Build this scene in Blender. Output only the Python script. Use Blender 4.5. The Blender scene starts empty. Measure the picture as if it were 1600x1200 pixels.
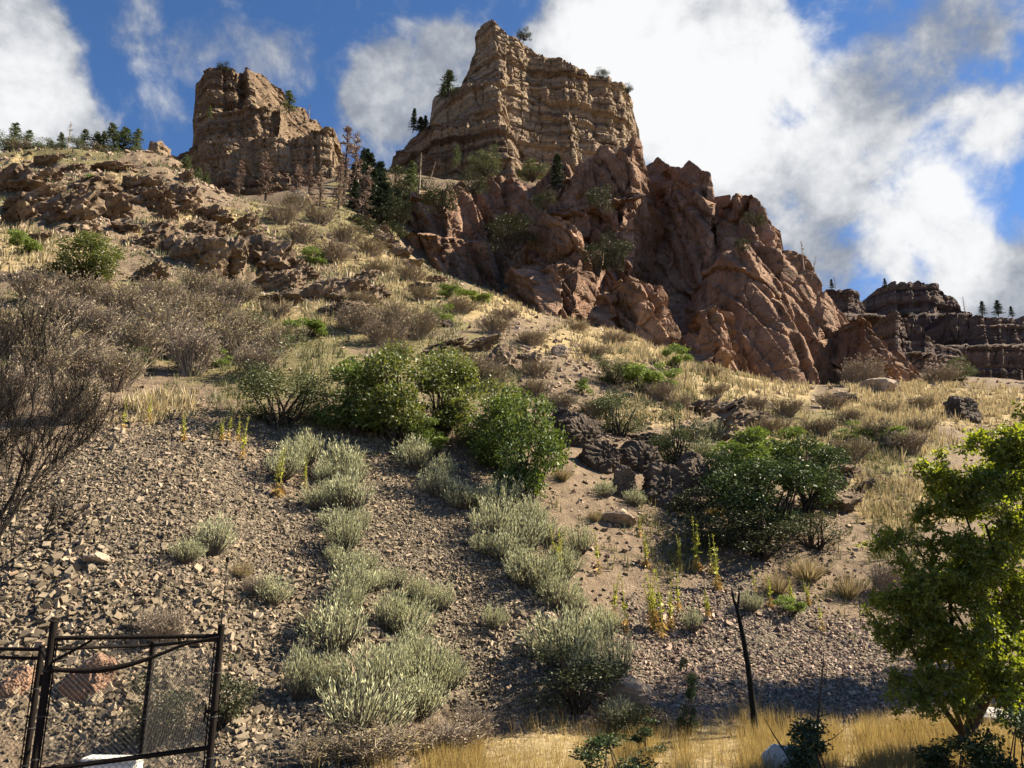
import bpy, bmesh, math, random
import numpy as np
from mathutils import Vector, Matrix, Euler

# ------------------------------------------------------------------ camera, sky, sun, exposure
SC = bpy.context.scene
COL = SC.collection
CAM_Z, PITCH, FPX = 3.0, math.radians(14.0), 1200.0     # photograph pixels are 1600 x 1200
CP, SP = math.cos(PITCH), math.sin(PITCH)
cam_data = bpy.data.cameras.new('camera'); cam = bpy.data.objects.new('camera', cam_data); COL.objects.link(cam)
cam.location = (0, 0, CAM_Z); cam.rotation_euler = (math.pi/2 + PITCH, 0, 0)
cam_data.sensor_width = 36.0; cam_data.lens = 36.0*FPX/1600.0
cam_data.clip_start = 0.1; cam_data.clip_end = 9000
SC.camera = cam
SUN_AZ, SUN_EL = math.radians(79.0), math.radians(40.0)   # azimuth clockwise from the view direction (+Y)
sdir = Vector((math.sin(SUN_AZ)*math.cos(SUN_EL), math.cos(SUN_AZ)*math.cos(SUN_EL), math.sin(SUN_EL)))
sl = bpy.data.lights.new('sun', 'SUN'); sl.energy = 5.0; sl.angle = math.radians(0.53); sl.color = (1.0, 0.88, 0.68)
so = bpy.data.objects.new('sun', sl); COL.objects.link(so); so.location = (60, 0, 80)
so.rotation_euler = (-sdir).to_track_quat('-Z', 'Y').to_euler()
SC.view_settings.view_transform = 'Standard'; SC.view_settings.look = 'None'
SC.view_settings.exposure = 1.75; SC.view_settings.gamma = 1.0
SC.cycles.use_light_tree = False; SC.cycles.max_bounces = 4; SC.cycles.diffuse_bounces = 2; SC.cycles.transmission_bounces = 4
SC.cycles.transparent_max_bounces = 8; SC.cycles.use_denoising = True; SC.cycles.adaptive_threshold = 0.02

def raydir(px, py):
    vx = (np.asarray(px, float)-800)/FPX; vz = (600-np.asarray(py, float))/FPX
    return vx, CP - vz*SP, SP + vz*CP
def P(px, py, d):
    x, y, z = raydir(px, py); k = d/y
    return np.stack(np.broadcast_arrays(x*k, d + 0*k, CAM_Z + z*k), -1)
def project(X, Y, Z):
    f = Y*CP + (Z-CAM_Z)*SP; u = -Y*SP + (Z-CAM_Z)*CP
    return 800 + FPX*X/f, 600 - FPX*u/f

def make_world():
    w = bpy.data.worlds.new('World'); SC.world = w; w.use_nodes = True; w.cycles.sampling_method = 'NONE'
    nt = w.node_tree; N = nt.nodes; L = nt.links; N.clear()
    out = N.new('ShaderNodeOutputWorld'); mix = N.new('ShaderNodeMixShader')
    b1 = N.new('ShaderNodeBackground'); b2 = N.new('ShaderNodeBackground')
    sky = N.new('ShaderNodeTexSky'); sky.sky_type = 'NISHITA'; sky.sun_disc = False
    sky.sun_elevation = SUN_EL; sky.sun_rotation = SUN_AZ; sky.altitude = 1800
    sky.air_density = 1.0; sky.dust_density = 0.2; sky.ozone_density = 7.0
    b1.inputs['Strength'].default_value = 0.05; hs = N.new('ShaderNodeHueSaturation'); hs.inputs['Saturation'].default_value = 1.05; L.new(sky.outputs[0], hs.inputs['Color']); L.new(hs.outputs[0], b1.inputs['Color'])
    tc = N.new('ShaderNodeTexCoord')
    def math_(op, a, b=None, clamp=False):
        m = N.new('ShaderNodeMath'); m.operation = op; m.use_clamp = clamp
        for i, v in enumerate((a, b)):
            if v is None: continue
            if isinstance(v, (int, float)): m.inputs[i].default_value = v
            else: L.new(v, m.inputs[i])
        return m.outputs[0]
    def vmath(op, a, b):
        m = N.new('ShaderNodeVectorMath'); m.operation = op
        for i, v in enumerate((a, b)):
            if v is None: continue
            if isinstance(v, (tuple, list)): m.inputs[i].default_value = v
            else: L.new(v, m.inputs[i])
        return m.outputs['Value'] if op == 'DOT_PRODUCT' else m.outputs[0]
    def noise(vec, scale, detail, rough=0.55, dist=0.0):
        n = N.new('ShaderNodeTexNoise'); n.inputs['Scale'].default_value = scale; n.inputs['Detail'].default_value = detail
        n.inputs['Roughness'].default_value = rough; n.inputs['Distortion'].default_value = dist; L.new(vec, n.inputs['Vector']); return n
    def smooth(v, lo, hi):
        m = N.new('ShaderNodeMapRange'); m.interpolation_type = 'SMOOTHSTEP'; m.clamp = True
        L.new(v, m.inputs[0]); m.inputs[1].default_value = lo; m.inputs[2].default_value = hi; return m.outputs[0]
    dirv = tc.outputs['Generated']
    wn = noise(dirv, 5.0, 5)
    wv = vmath('SUBTRACT', wn.outputs['Color'], (0.5, 0.5, 0.5))
    sc = N.new('ShaderNodeVectorMath'); sc.operation = 'SCALE'; L.new(wv, sc.inputs[0]); sc.inputs['Scale'].default_value = 0.16
    nrm = N.new('ShaderNodeVectorMath'); nrm.operation = 'NORMALIZE'; L.new(vmath('ADD', dirv, sc.outputs[0]), nrm.inputs[0])
    wd = nrm.outputs[0]
    def blobs(lst):
        tot = None
        for (px, py, r0, r1, wt) in lst:      # pixel centre, inner and outer radius in pixels, weight
            x, y, z = raydir(px, py); c = Vector((float(x), float(y), float(z))); f = FPX/(c.length*FPX)*1.0
            c.normalize()
            a0, a1 = math.atan(r0/FPX*f), math.atan(r1/FPX*f)
            m = N.new('ShaderNodeMapRange'); m.interpolation_type = 'SMOOTHSTEP'; m.clamp = True
            L.new(vmath('DOT_PRODUCT', wd, tuple(c)), m.inputs[0])
            m.inputs[1].default_value = math.cos(a1); m.inputs[2].default_value = math.cos(a0)
            m.inputs[3].default_value = 0.0; m.inputs[4].default_value = wt
            tot = m.outputs[0] if tot is None else math_('ADD', tot, m.outputs[0])
        return tot
    cover = blobs(SKY_COVER)
    bright = blobs(SKY_BRIGHT)
    fine = noise(dirv, 9.0, 9, 0.6, 0.4).outputs['Fac']
    broad = noise(dirv, 2.3, 4, 0.5).outputs['Fac']
    d = math_('ADD', cover, math_('MULTIPLY', math_('SUBTRACT', fine, 0.5), 2.3))
    mott = noise(dirv, 21.0, 6, 0.62, 0.2).outputs['Fac']
    d = math_('ADD', d, math_('MULTIPLY', math_('SUBTRACT', broad, 0.5), 0.5))
    d = math_('ADD', d, math_('MULTIPLY', math_('SUBTRACT', mott, 0.5), 1.1))
    dens = smooth(d, 0.08, 1.0)
    # cloud brightness: thick parts toward the sun are brightest, the rest grey-white
    br = math_('ADD', math_('ADD', bright, math_('MULTIPLY', math_('SUBTRACT', fine, 0.5), 1.3)), math_('ADD', math_('MULTIPLY', math_('SUBTRACT', mott, 0.5), 1.1), 0.30))
    br = smooth(br, 0.0, 1.15)
    mc = N.new('ShaderNodeMix'); mc.data_type = 'RGBA'; L.new(br, mc.inputs[0])
    mc.inputs[6].default_value = (0.074, 0.085, 0.106, 1); mc.inputs[7].default_value = (0.285, 0.287, 0.29, 1)
    L.new(mc.outputs[2], b2.inputs['Color']); b2.inputs['Strength'].default_value = 1.0
    L.new(dens, mix.inputs[0]); L.new(b1.outputs[0], mix.inputs[1]); L.new(b2.outputs[0], mix.inputs[2])
    L.new(mix.outputs[0], out.inputs['Surface'])
SKY_COVER = [(-20,170,90,220,1.0),(80,190,40,130,.7),(-30,50,20,120,.45),(170,235,20,80,.35),
    (360,70,10,100,.36),(440,100,10,90,.36),(190,15,10,80,.32),(250,170,10,70,.15),
    (580,120,20,80,.55),(650,130,40,120,.75),(590,200,30,90,.5),(720,105,20,80,.5),
    (900,50,60,120,.9),(1050,90,110,210,1.2),(1110,250,60,140,.75),(960,150,60,140,.75),(1000,10,60,130,.7),
    (1260,320,40,150,.5),(1330,240,40,120,.6),(1250,180,30,110,.45),(1420,90,30,130,.5),(1500,30,30,110,.45),(1270,430,20,110,.45),(1300,80,20,100,.4),(1560,170,20,100,.3),(1400,310,20,90,.2),(300,30,10,90,.3),(60,60,20,90,.3),
    (1500,250,40,110,.75),(1450,390,50,110,.75),(1540,430,40,110,.6),(1400,170,20,90,.35),(1350,450,20,90,.35),(1660,430,60,180,.6),(1570,70,10,80,.25)]
SKY_BRIGHT = [(0,200,60,220,.55),(650,110,10,90,.12),(1080,70,110,270,.55),(1100,220,70,180,.38),(1330,230,20,110,.4),(1500,250,40,110,.55),(1450,390,50,130,.6),(930,80,50,150,.4)]
make_world()

# ------------------------------------------------------------------ helpers
random.seed(7); RNG = np.random.default_rng(7)
def _h(ix, iy, iz, seed):
    with np.errstate(over='ignore'):
        a = (ix.astype(np.int64)*374761393 + iy.astype(np.int64)*668265263 + iz.astype(np.int64)*2147483647 + seed*974711) & 0xffffffff
        a = ((a ^ (a >> 13))*1274126177) & 0xffffffff
        a = ((a ^ (a >> 15))*2246822519) & 0xffffffff
        a = a ^ (a >> 16)
    return (a & 0xffffff)/float(0xffffff)
def vnoise(x, y, z=0.0, seed=0):
    x, y, z = np.broadcast_arrays(np.asarray(x, float), np.asarray(y, float), np.asarray(z, float))
    ix, iy, iz = np.floor(x), np.floor(y), np.floor(z); fx, fy, fz = x-ix, y-iy, z-iz
    fx, fy, fz = [f*f*f*(f*(f*6-15)+10) for f in (fx, fy, fz)]
    r = 0
    for a in (0, 1):
        wa = fx if a else 1-fx
        for b in (0, 1):
            wb = fy if b else 1-fy
            for c in (0, 1):
                wc = fz if c else 1-fz
                r = r + wa*wb*wc*_h(ix+a, iy+b, iz+c, seed)
    return r*2-1
def fbm(x, y, z=0.0, oct=4, seed=0, gain=0.5):
    r, a, t = 0, 1.0, 0.0
    for o in range(oct):
        r = r + a*vnoise(np.asarray(x)*2**o + 17.3*o, np.asarray(y)*2**o - 9.1*o, np.asarray(z)*2**o, seed+o); t += a; a *= gain
    return r/t
def voro(x, y, seed=0):
    """2D cells: returns F1, F2, id hash 0..1 (three of them) and offset from the cell centre"""
    x, y = np.asarray(x, float), np.asarray(y, float)
    ix, iy = np.floor(x), np.floor(y); z0 = np.zeros_like(ix)
    F1 = np.full(x.shape, 9.0); F2 = F1.copy(); cx = np.zeros(x.shape); cy = cx.copy(); kx = cx.copy(); ky = cx.copy()
    for a in (-1, 0, 1):
        for b in (-1, 0, 1):
            jx, jy = ix+a, iy+b
            px, py = jx + _h(jx, jy, z0, seed), jy + _h(jx, jy, z0, seed+1)
            d = np.hypot(px-x, py-y); m = d < F1
            F2 = np.where(m, F1, np.minimum(F2, d)); F1 = np.where(m, d, F1)
            cx = np.where(m, px, cx); cy = np.where(m, py, cy); kx = np.where(m, jx, kx); ky = np.where(m, jy, ky)
    return F1, F2, _h(kx, ky, z0, seed+2), _h(kx, ky, z0, seed+3), _h(kx, ky, z0, seed+4), x-cx, y-cy
def sstep(a, b, x):
    t = np.clip((np.asarray(x, float)-a)/(b-a), 0, 1); return t*t*(3-2*t)
def blocks(s, z, size, asp=1.0, rot=0.0, tilt=0.6, crack=0.25, seed=0):
    """fractured rock relief: every cell its own height and tilt, joints cut back; about -1..1"""
    c, n = math.cos(rot), math.sin(rot)
    a, b = (s*c + z*n)/size, (-s*n + z*c)/(size*asp)
    a = a + 0.13*fbm(a*1.3, b*1.3, 0, 2, seed+50); b = b + 0.13*fbm(a*1.3, b*1.3, 4.0, 2, seed+60)
    F1, F2, h1, h2, h3, ox, oy = voro(a, b, seed)
    return (h1-0.5)*1.1 + tilt*((h2-0.5)*2*ox + (h3-0.5)*2*oy) - crack*(1-sstep(0.0, 0.12, F2-F1))

def saw(s, width, seed, cut=0.14):
    """stepped buttresses: each face runs out slowly to an edge, then is cut back sharply on its right"""
    q = s/width; k = np.floor(q); z0 = 0*k
    e0, e1 = k + 0.45*_h(k, z0, z0, seed), k+1 + 0.45*_h(k+1, z0, z0, seed)
    below = q < e0; k = np.where(below, k-1, k); e1 = np.where(below, e0, e1); e0 = np.where(below, k + 0.45*_h(k, z0, z0, seed), e0)
    f = (q-e0)/(e1-e0); h = 0.35 + 0.65*_h(k, z0, z0, seed+1); b = _h(k, z0, z0, seed+2) - 0.5
    return h*np.where(f < 1-cut, f/(1-cut), (1-f)/cut) + 0.5*b*np.minimum(1, np.minimum(f, 1-f)/0.05)

def make_mesh(name, V, F, smooth=False, mats=None):
    """V (n,3); F (m,3) or (m,4) int array"""
    V = np.ascontiguousarray(V, np.float32); F = np.ascontiguousarray(F, np.int32)
    me = bpy.data.meshes.new(name); k = F.shape[1]
    me.vertices.add(len(V)); me.vertices.foreach_set('co', V.ravel())
    me.loops.add(F.size); me.loops.foreach_set('vertex_index', F.ravel())
    me.polygons.add(len(F)); me.polygons.foreach_set('loop_start', np.arange(0, F.size, k, dtype=np.int32))
    me.polygons.foreach_set('loop_total', np.full(len(F), k, np.int32))
    me.polygons.foreach_set('use_smooth', np.full(len(F), bool(smooth)))
    me.update(calc_edges=True)
    for m in (mats or []): me.materials.append(m)
    return me
def add_attr(me, name, vals):
    a = me.attributes.new(name, 'FLOAT', 'POINT'); a.data.foreach_set('value', np.ascontiguousarray(vals, np.float32).ravel())
def link(name, me, parent=None, loc=(0, 0, 0), rot=(0, 0, 0), scale=(1, 1, 1)):
    o = bpy.data.objects.new(name, me); COL.objects.link(o); o.location = loc; o.rotation_euler = rot; o.scale = scale
    if parent is not None: o.parent = parent
    return o
def tag(o, label=None, cat=None, group=None, kind=None):
    if label: o['label'] = label
    if cat: o['category'] = cat
    if group: o['group'] = group
    if kind: o['kind'] = kind
    return o
def empty(name, loc=(0, 0, 0), rz=0.0, scale=(1, 1, 1)):
    o = bpy.data.objects.new(name, None); COL.objects.link(o); o.location = loc; o.rotation_euler = (0, 0, rz); o.scale = scale
    o.empty_display_size = 0.1
    return o
def grid_faces(nr, nc):
    i = np.arange(nr-1)[:, None]*nc + np.arange(nc-1)[None, :]
    return np.stack([i, i+1, i+nc+1, i+nc], -1).reshape(-1, 4)
ORD = ['', 'first', 'second', 'third', 'fourth', 'fifth', 'sixth', 'seventh', 'eighth', 'ninth', 'tenth', 'eleventh', 'twelfth', 'thirteenth',
       'fourteenth', 'fifteenth', 'sixteenth', 'seventeenth', 'eighteenth', 'nineteenth', 'twentieth', 'twenty-first', 'twenty-second',
       'twenty-third', 'twenty-fourth', 'twenty-fifth', 'twenty-sixth', 'twenty-seventh', 'twenty-eighth', 'twenty-ninth', 'thirtieth']

# ------------------------------------------------------------------ materials
class Mat:
    def __init__(s, name):
        s.m = bpy.data.materials.new(name); s.m.use_nodes = True; s.nt = s.m.node_tree; s.N = s.nt.nodes; s.L = s.nt.links; s.N.clear()
        s.out = s.N.new('ShaderNodeOutputMaterial')
        s.pos = s.N.new('ShaderNodeNewGeometry').outputs['Position']
    def val(s, sock, v):
        if isinstance(v, (int, float)): sock.default_value = v
        elif isinstance(v, (tuple, list)): sock.default_value = (*v, 1) if len(v) == 3 and sock.type == 'RGBA' else v
        else: s.L.new(v, sock)
    def noise(s, scale, detail=4, rough=0.6, vec=None, dist=0.0):
        n = s.N.new('ShaderNodeTexNoise'); s.L.new(vec or s.pos, n.inputs['Vector']); n.inputs['Scale'].default_value = scale
        n.inputs['Detail'].default_value = detail; n.inputs['Roughness'].default_value = rough; n.inputs['Distortion'].default_value = dist
        return n.outputs['Fac']
    def voronoi(s, scale, vec=None, feat='F1', out='Distance'):
        n = s.N.new('ShaderNodeTexVoronoi'); n.feature = feat; s.L.new(vec or s.pos, n.inputs['Vector']); n.inputs['Scale'].default_value = scale
        return n.outputs[out]
    def scaled(s, v, vec=None):
        n = s.N.new('ShaderNodeVectorMath'); n.operation = 'MULTIPLY'; s.L.new(vec or s.pos, n.inputs[0]); n.inputs[1].default_value = v; return n.outputs[0]
    def ramp(s, fac, stops):
        r = s.N.new('ShaderNodeValToRGB'); s.val(r.inputs[0], fac); e = r.color_ramp.elements
        while len(e) < len(stops): e.new(0.5)
        for q, (p, c) in zip(e, stops): q.position = p; q.color = (*c, 1)
        return r.outputs[0]
    def mix(s, fac, a, b, mode='MIX'):
        n = s.N.new('ShaderNodeMix'); n.data_type = 'RGBA'; n.blend_type = mode
        s.val(n.inputs[0], fac); s.val(n.inputs[6], a); s.val(n.inputs[7], b); return n.outputs[2]
    def math(s, op, a, b=0.0, clamp=False):
        n = s.N.new('ShaderNodeMath'); n.operation = op; n.use_clamp = clamp; s.val(n.inputs[0], a); s.val(n.inputs[1], b); return n.outputs[0]
    def rng(s, v, a, b, c=0.0, d=1.0):
        n = s.N.new('ShaderNodeMapRange'); n.interpolation_type = 'SMOOTHSTEP'; s.val(n.inputs[0], v)
        for i, q in enumerate((a, b, c, d)): n.inputs[i+1].default_value = q
        return n.outputs[0]
    def attr(s, name):
        n = s.N.new('ShaderNodeAttribute'); n.attribute_name = name; return n.outputs['Fac']
    def island(s):
        return s.N.new('ShaderNodeNewGeometry').outputs['Random Per Island']
    def objrand(s):
        return s.N.new('ShaderNodeObjectInfo').outputs['Random']
    def bump(s, h, strength, dist):
        n = s.N.new('ShaderNodeBump'); n.inputs['Strength'].default_value = strength; n.inputs['Distance'].default_value = dist
        s.L.new(h, n.inputs['Height']); return n.outputs[0]
    def diffuse(s, col, rough=0.9, normal=None, spec=0.15):
        b = s.N.new('ShaderNodeBsdfPrincipled'); s.val(b.inputs['Base Color'], col); b.inputs['Roughness'].default_value = rough
        b.inputs['Specular IOR Level'].default_value = spec
        if normal is not None: s.L.new(normal, b.inputs['Normal'])
        s.L.new(b.outputs[0], s.out.inputs['Surface']); return s.m
    def leaf(s, col, trans=0.35, tcol=None):
        d = s.N.new('ShaderNodeBsdfDiffuse'); t = s.N.new('ShaderNodeBsdfTranslucent'); g = s.N.new('ShaderNodeBsdfGlossy')
        s.val(d.inputs[0], col); s.val(t.inputs[0], tcol if tcol is not None else col); g.inputs['Roughness'].default_value = 0.5
        s.val(g.inputs[0], (0.9, 0.9, 0.9))
        a = s.N.new('ShaderNodeMixShader'); a.inputs[0].default_value = trans; s.L.new(d.outputs[0], a.inputs[1]); s.L.new(t.outputs[0], a.inputs[2])
        b = s.N.new('ShaderNodeMixShader'); b.inputs[0].default_value = 0.03; s.L.new(a.outputs[0], b.inputs[1]); s.L.new(g.outputs[0], b.inputs[2])
        s.L.new(b.outputs[0], s.out.inputs['Surface']); return s.m

def mat_ground():
    m = Mat('hillside_ground')
    n1, n2, n3 = m.noise(0.35, 3), m.noise(2.2, 4, 0.65), m.noise(14, 3, 0.7)
    dirt = m.ramp(n2, [(0.25, (0.075, 0.056, 0.039)), (0.5, (0.145, 0.107, 0.073)), (0.75, (0.225, 0.17, 0.117))])
    dirt = m.mix(m.rng(n3, 0.55, 0.75), dirt, (0.30, 0.24, 0.18))
    straw = m.ramp(m.noise(5, 6, 0.75), [(0.25, (0.17, 0.125, 0.065)), (0.5, (0.28, 0.215, 0.115)), (0.75, (0.40, 0.32, 0.18))])
    scrub = m.ramp(n3, [(0.3, (0.085, 0.075, 0.036)), (0.6, (0.19, 0.16, 0.08))])
    scree = m.ramp(m.voronoi(13.0, out='Color'), [(0.0, (0.05, 0.042, 0.032)), (0.6, (0.13, 0.107, 0.08)), (1.0, (0.23, 0.187, 0.14))])
    c = m.mix(m.rng(m.math('ADD', m.attr('straw'), m.math('MULTIPLY', m.math('SUBTRACT', n2, 0.5), 1.4)), 0.3, 0.7), dirt, straw)
    c = m.mix(m.rng(m.math('ADD', m.attr('scrub'), m.math('MULTIPLY', m.math('SUBTRACT', n1, 0.5), 1.5)), 0.3, 0.7), c, scrub)
    c = m.mix(m.rng(m.math('ADD', m.attr('scree'), m.math('MULTIPLY', m.math('SUBTRACT', n2, 0.5), 0.8)), 0.35, 0.65), c, scree)
    h = m.math('ADD', m.math('ADD', m.math('MULTIPLY', n3, 0.6), n2), m.math('MULTIPLY', m.voronoi(13.0), m.math('MULTIPLY', m.attr('scree'), 0.9)))
    return m.diffuse(c, 0.95, m.bump(h, 0.7, 0.12), 0.08)
def mat_strata(name, pale, mid, dark, scale=1.0):
    m = Mat(name)
    band = m.noise(1.0*scale, 5, 0.6, m.scaled((0.025, 0.025, 1.0)), 0.0)
    n = m.noise(0.18*scale, 4, 0.65); st = m.noise(1.0*scale, 5, 0.6, m.scaled((0.6, 0.6, 0.05)))
    c = m.ramp(band, [(0.36, dark), (0.47, mid), (0.6, pale)])
    c = m.mix(m.rng(n, 0.45, 0.65, 0, 0.55), c, mid)
    c = m.mix(m.rng(st, 0.55, 0.72, 0, 0.55), c, tuple(0.45*v for v in dark))       # dark water streaks
    c = m.mix(m.rng(m.noise(0.5*scale, 5), 0.6, 0.75, 0, 0.5), c, pale)
    h = m.math('ADD', m.noise(1.6*scale, 5, 0.7), m.math('MULTIPLY', band, 1.2))
    return m.diffuse(c, 0.93, m.bump(h, 0.8, 0.35/scale), 0.1)
def mat_rock(name, a, b, c3, lichen=(0.10, 0.09, 0.065), scale=1.0, rust=(0.30, 0.15, 0.08)):
    m = Mat(name)
    n = m.noise(0.22*scale, 4, 0.62); n2 = m.noise(1.3*scale, 5, 0.7); cr = m.voronoi(0.55*scale, feat='DISTANCE_TO_EDGE')
    c = m.ramp(n, [(0.32, a), (0.5, b), (0.68, c3)])
    c = m.mix(m.rng(n2, 0.5, 0.7, 0, 0.7), c, lichen)
    c = m.mix(m.rng(m.noise(0.4*scale, 4), 0.58, 0.75, 0, 0.6), c, rust)
    st = m.noise(1.1*scale, 4, 0.65, m.scaled((1.0, 1.0, 0.12)))
    c = m.mix(m.rng(st, 0.54, 0.68, 0, 0.6), c, tuple(0.35*v for v in a))
    c = m.mix(m.rng(m.noise(0.75*scale, 4, 0.7, m.scaled((1.0, 1.0, 0.6))), 0.58, 0.70, 0, 0.55), c, tuple(min(1, 1.25*v) for v in c3))
    h = m.math('ADD', m.math('MULTIPLY', n2, 1.0), m.math('MULTIPLY', m.rng(cr, 0.0, 0.06), 0.25))
    h = m.math('ADD', h, m.math('MULTIPLY', m.noise(5.0*scale, 4, 0.75), 0.45))
    return m.diffuse(c, 0.92, m.bump(h, 0.8, 0.4/scale), 0.12)
def mat_stone(name, stops):
    m = Mat(name)
    r = m.math('FRACT', m.math('ADD', m.island(), m.objrand()))
    c = m.ramp(r, stops)
    c = m.mix(m.rng(m.noise(9, 3, 0.7), 0.45, 0.7, 0, 0.55), c, (0.10, 0.085, 0.065))
    return m.diffuse(c, 0.9, None, 0.12)
def mat_leaf(name, stops, trans=0.35, tmul=None, pscale=0.8):
    m = Mat(name)
    r = m.math('ADD', m.math('MULTIPLY', m.island(), 0.6), m.math('MULTIPLY', m.noise(pscale, 3), 0.5))
    c = m.ramp(r, stops)
    c = m.mix(m.math('MULTIPLY', m.objrand(), 0.5), c, tuple(0.68*v for v in stops[len(stops)//2][1]))
    t = m.mix(1.0, c, tmul, 'MULTIPLY') if tmul else None
    return m.leaf(c, trans, t)
def mat_bark(name, a, b, sc=8):
    m = Mat(name); c = m.ramp(m.noise(sc, 6, 0.7, m.scaled((1, 1, 0.2))), [(0.3, a), (0.7, b)])
    return m.diffuse(c, 0.95, m.bump(m.noise(sc*2, 4, 0.7, m.scaled((1, 1, 0.2))), 0.6, 0.02), 0.1)
# ------------------------------------------------------------------ hillside: heights from surveyed points, in (bearing, log distance)
CTRL_PX = [  # photograph pixel, distance
 (100,1200,13.6),(300,1200,13.8),(150,960,16.3),(0,900,17.0),(300,800,19.8),(150,690,23.4),(400,690,25.4),(620,690,27.6),(500,900,19.4),
 (600,1050,16.8),(450,1130,15.2),(720,1125,17.2),(800,900,21.9),(1000,1000,21.3),(1000,800,27.6),(900,700,30.7),(1050,770,29.5),
 (1200,950,23.3),(1200,850,26.8),(1400,1000,22.3),(1400,800,31),(1400,700,42),(1330,645,56),(1360,600,82),(1200,602,84),(1050,560,84),
 (900,508,80),(700,440,80),(600,395,98),(650,500,54),(800,560,44),(800,640,34),(950,620,40),(1100,650,42),(1250,690,42),
 (450,420,66),(400,330,100),(300,450,50),(300,350,78),(270,245,128),(100,500,38),(100,600,29),(100,400,53),(100,300,82),(40,238,120),
 (560,345,112),(420,312,135),(300,300,135),(580,275,170),(650,285,175),(850,285,180),(500,560,37),(350,560,36),(300,640,27.5),
 (1480,602,100),(1600,622,85),(1600,700,56),(1600,900,27),(1600,1000,22.5),(1500,585,150),(1420,585,150),(-300,900,17),(-300,600,29),(-300,400,55),(-300,250,120),
 (750,455,100),(750,450,128),(900,508,100),(900,512,130),(1050,562,105),(1050,570,135),(1200,604,108),(1200,606,140),(1330,603,115),(830,485,85),(640,400,125),(990,535,83),(1130,585,84),
 (1900,1000,22),(1900,800,33),(1900,650,70)]
CTRL_UD = []   # X/Y, distance, height
for uu in (-1.2, -0.7, -0.35, 0, 0.35, 0.7, 1.2):
    for dd in (4, 7, 10, 12.5): CTRL_UD.append((uu, dd, 0.0))
    if uu > 0.05:
        for dd in (15, 18.3): CTRL_UD.append((uu, dd, 0.02))
CTRL_UD += [(-0.6,190,95),(-0.3,260,135),(0.0,300,120),(0.3,300,80),(0.6,300,70),(-1.0,300,150),(1.0,300,60),(-0.6,520,150),(0,520,150),(0.6,520,110),(0.45,200,48)]
US = 2.5
def _ctrl():
    A = []
    for px, py, d in CTRL_PX:
        x, y, z = raydir(px, py); A.append((float(x/y)*US, math.log(d), float(z/y)))
    for u, d, z in CTRL_UD: A.append((u*US, math.log(d), (z-CAM_Z)/d))
    return np.array(A)
def _tps(r2): return 0.5*r2*np.log(r2+1e-12)
_C = _ctrl(); _n = len(_C)
_K = _tps(((_C[:, None, :2]-_C[None, :, :2])**2).sum(-1)) + 0.004*np.eye(_n)
_Pm = np.c_[np.ones(_n), _C[:, :2]]
_S = np.linalg.solve(np.block([[_K, _Pm], [_Pm.T, np.zeros((3, 3))]]), np.r_[_C[:, 2], np.zeros(3)])
def smooth_ratio(u, w):
    u = np.asarray(u)*US; r = _S[_n] + _S[_n+1]*u + _S[_n+2]*w
    for i in range(_n): r = r + _S[i]*_tps((u-_C[i, 0])**2 + (w-_C[i, 1])**2)
    return r
NU, NW = 440, 400
UG = np.linspace(-1.15, 1.15, NU); WG = np.linspace(math.log(4.0), math.log(520.0), NW)
_U, _W = np.meshgrid(UG, WG); _D = np.exp(_W)
GX, GY = _U*_D, _D
GZ = CAM_Z + smooth_ratio(_U, _W)*_D
GZ = np.where(_D < 13.2, np.minimum(np.maximum(GZ, -0.05), 0.15), GZ)
_ppx, _ppy = project(GX, GY, GZ)
def zone(px, py, pts):
    """soft membership of pixel positions in a list of (x, y, rx, ry) ellipses"""
    r = np.zeros(np.shape(px)); q = 2.2
    wx, wy = fbm(np.asarray(px)/70, np.asarray(py)/35, 1.0, 4, 301, 0.6), fbm(np.asarray(px)/70, np.asarray(py)/35, 7.0, 4, 305, 0.6)
    px, py = px + 55*wx, py + 28*wy
    for (x, y, a, b) in pts: r = np.maximum(r, 1-sstep(0.45, 1.4, np.hypot((px-x)/a, (py-y)/b)))
    return r
Z_ROCKY = [(60,300,150,70),(150,340,200,70),(330,390,130,70),(430,420,120,60),(520,450,90,50),(250,300,140,60),(615,300,60,40)]
Z_SCREE = [(250,850,230,190),(150,1000,220,160),(450,1000,260,220),(620,800,130,150),(700,900,150,180),(760,1010,130,110),(300,1100,330,120),(520,700,130,50),
           (1000,1060,220,70),(1200,1060,230,60),(900,1060,120,70),(1080,980,120,60),(1150,960,130,50),(1300,1020,110,60),(-160,900,230,230),(1720,1040,190,60)]
Z_STRAW = [(960,540,140,30),(800,480,110,28),(1150,610,120,35),(1300,680,150,45),(1450,640,170,45),(1420,780,110,40),(1120,600,60,30),(640,470,70,25),(430,500,80,22),
           (1560,640,100,40),(250,640,60,24),(40,400,60,45),(1250,1170,500,50),(800,1180,160,35),(620,420,110,25),(1000,640,70,25),(40,252,60,14),(180,283,60,14),(110,385,60,22),(240,352,50,14),(350,338,60,18),(440,390,60,18),(20,370,40,14),(1760,680,140,70),(1720,830,130,70),(-120,400,110,60)]
Z_SCRUB = [(200,510,260,70),(420,560,160,60),(600,500,140,40),(1350,700,110,35),(1250,660,80,25),(330,470,120,40),(440,350,80,40),(700,590,150,60),(570,330,70,60),(110,240,150,16),(640,430,120,25),(-150,560,190,110),(-150,330,170,70),(1700,760,120,60)]
rk = zone(_ppx, _ppy, Z_ROCKY)
amp = sstep(11.5, 16, _D)
GZ = GZ + amp*(0.10*fbm(GX/1.6, GY/1.6, 0, 3, 3) + 0.22*fbm(GX/5, GY/5, 0, 3, 5))
GZ = GZ + sstep(30, 55, _D)*0.8*fbm(GX/12, GY/12, 0, 4, 9) + sstep(70, 130, _D)*1.6*fbm(GX/25, GY/25, 0, 3, 12)
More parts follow.
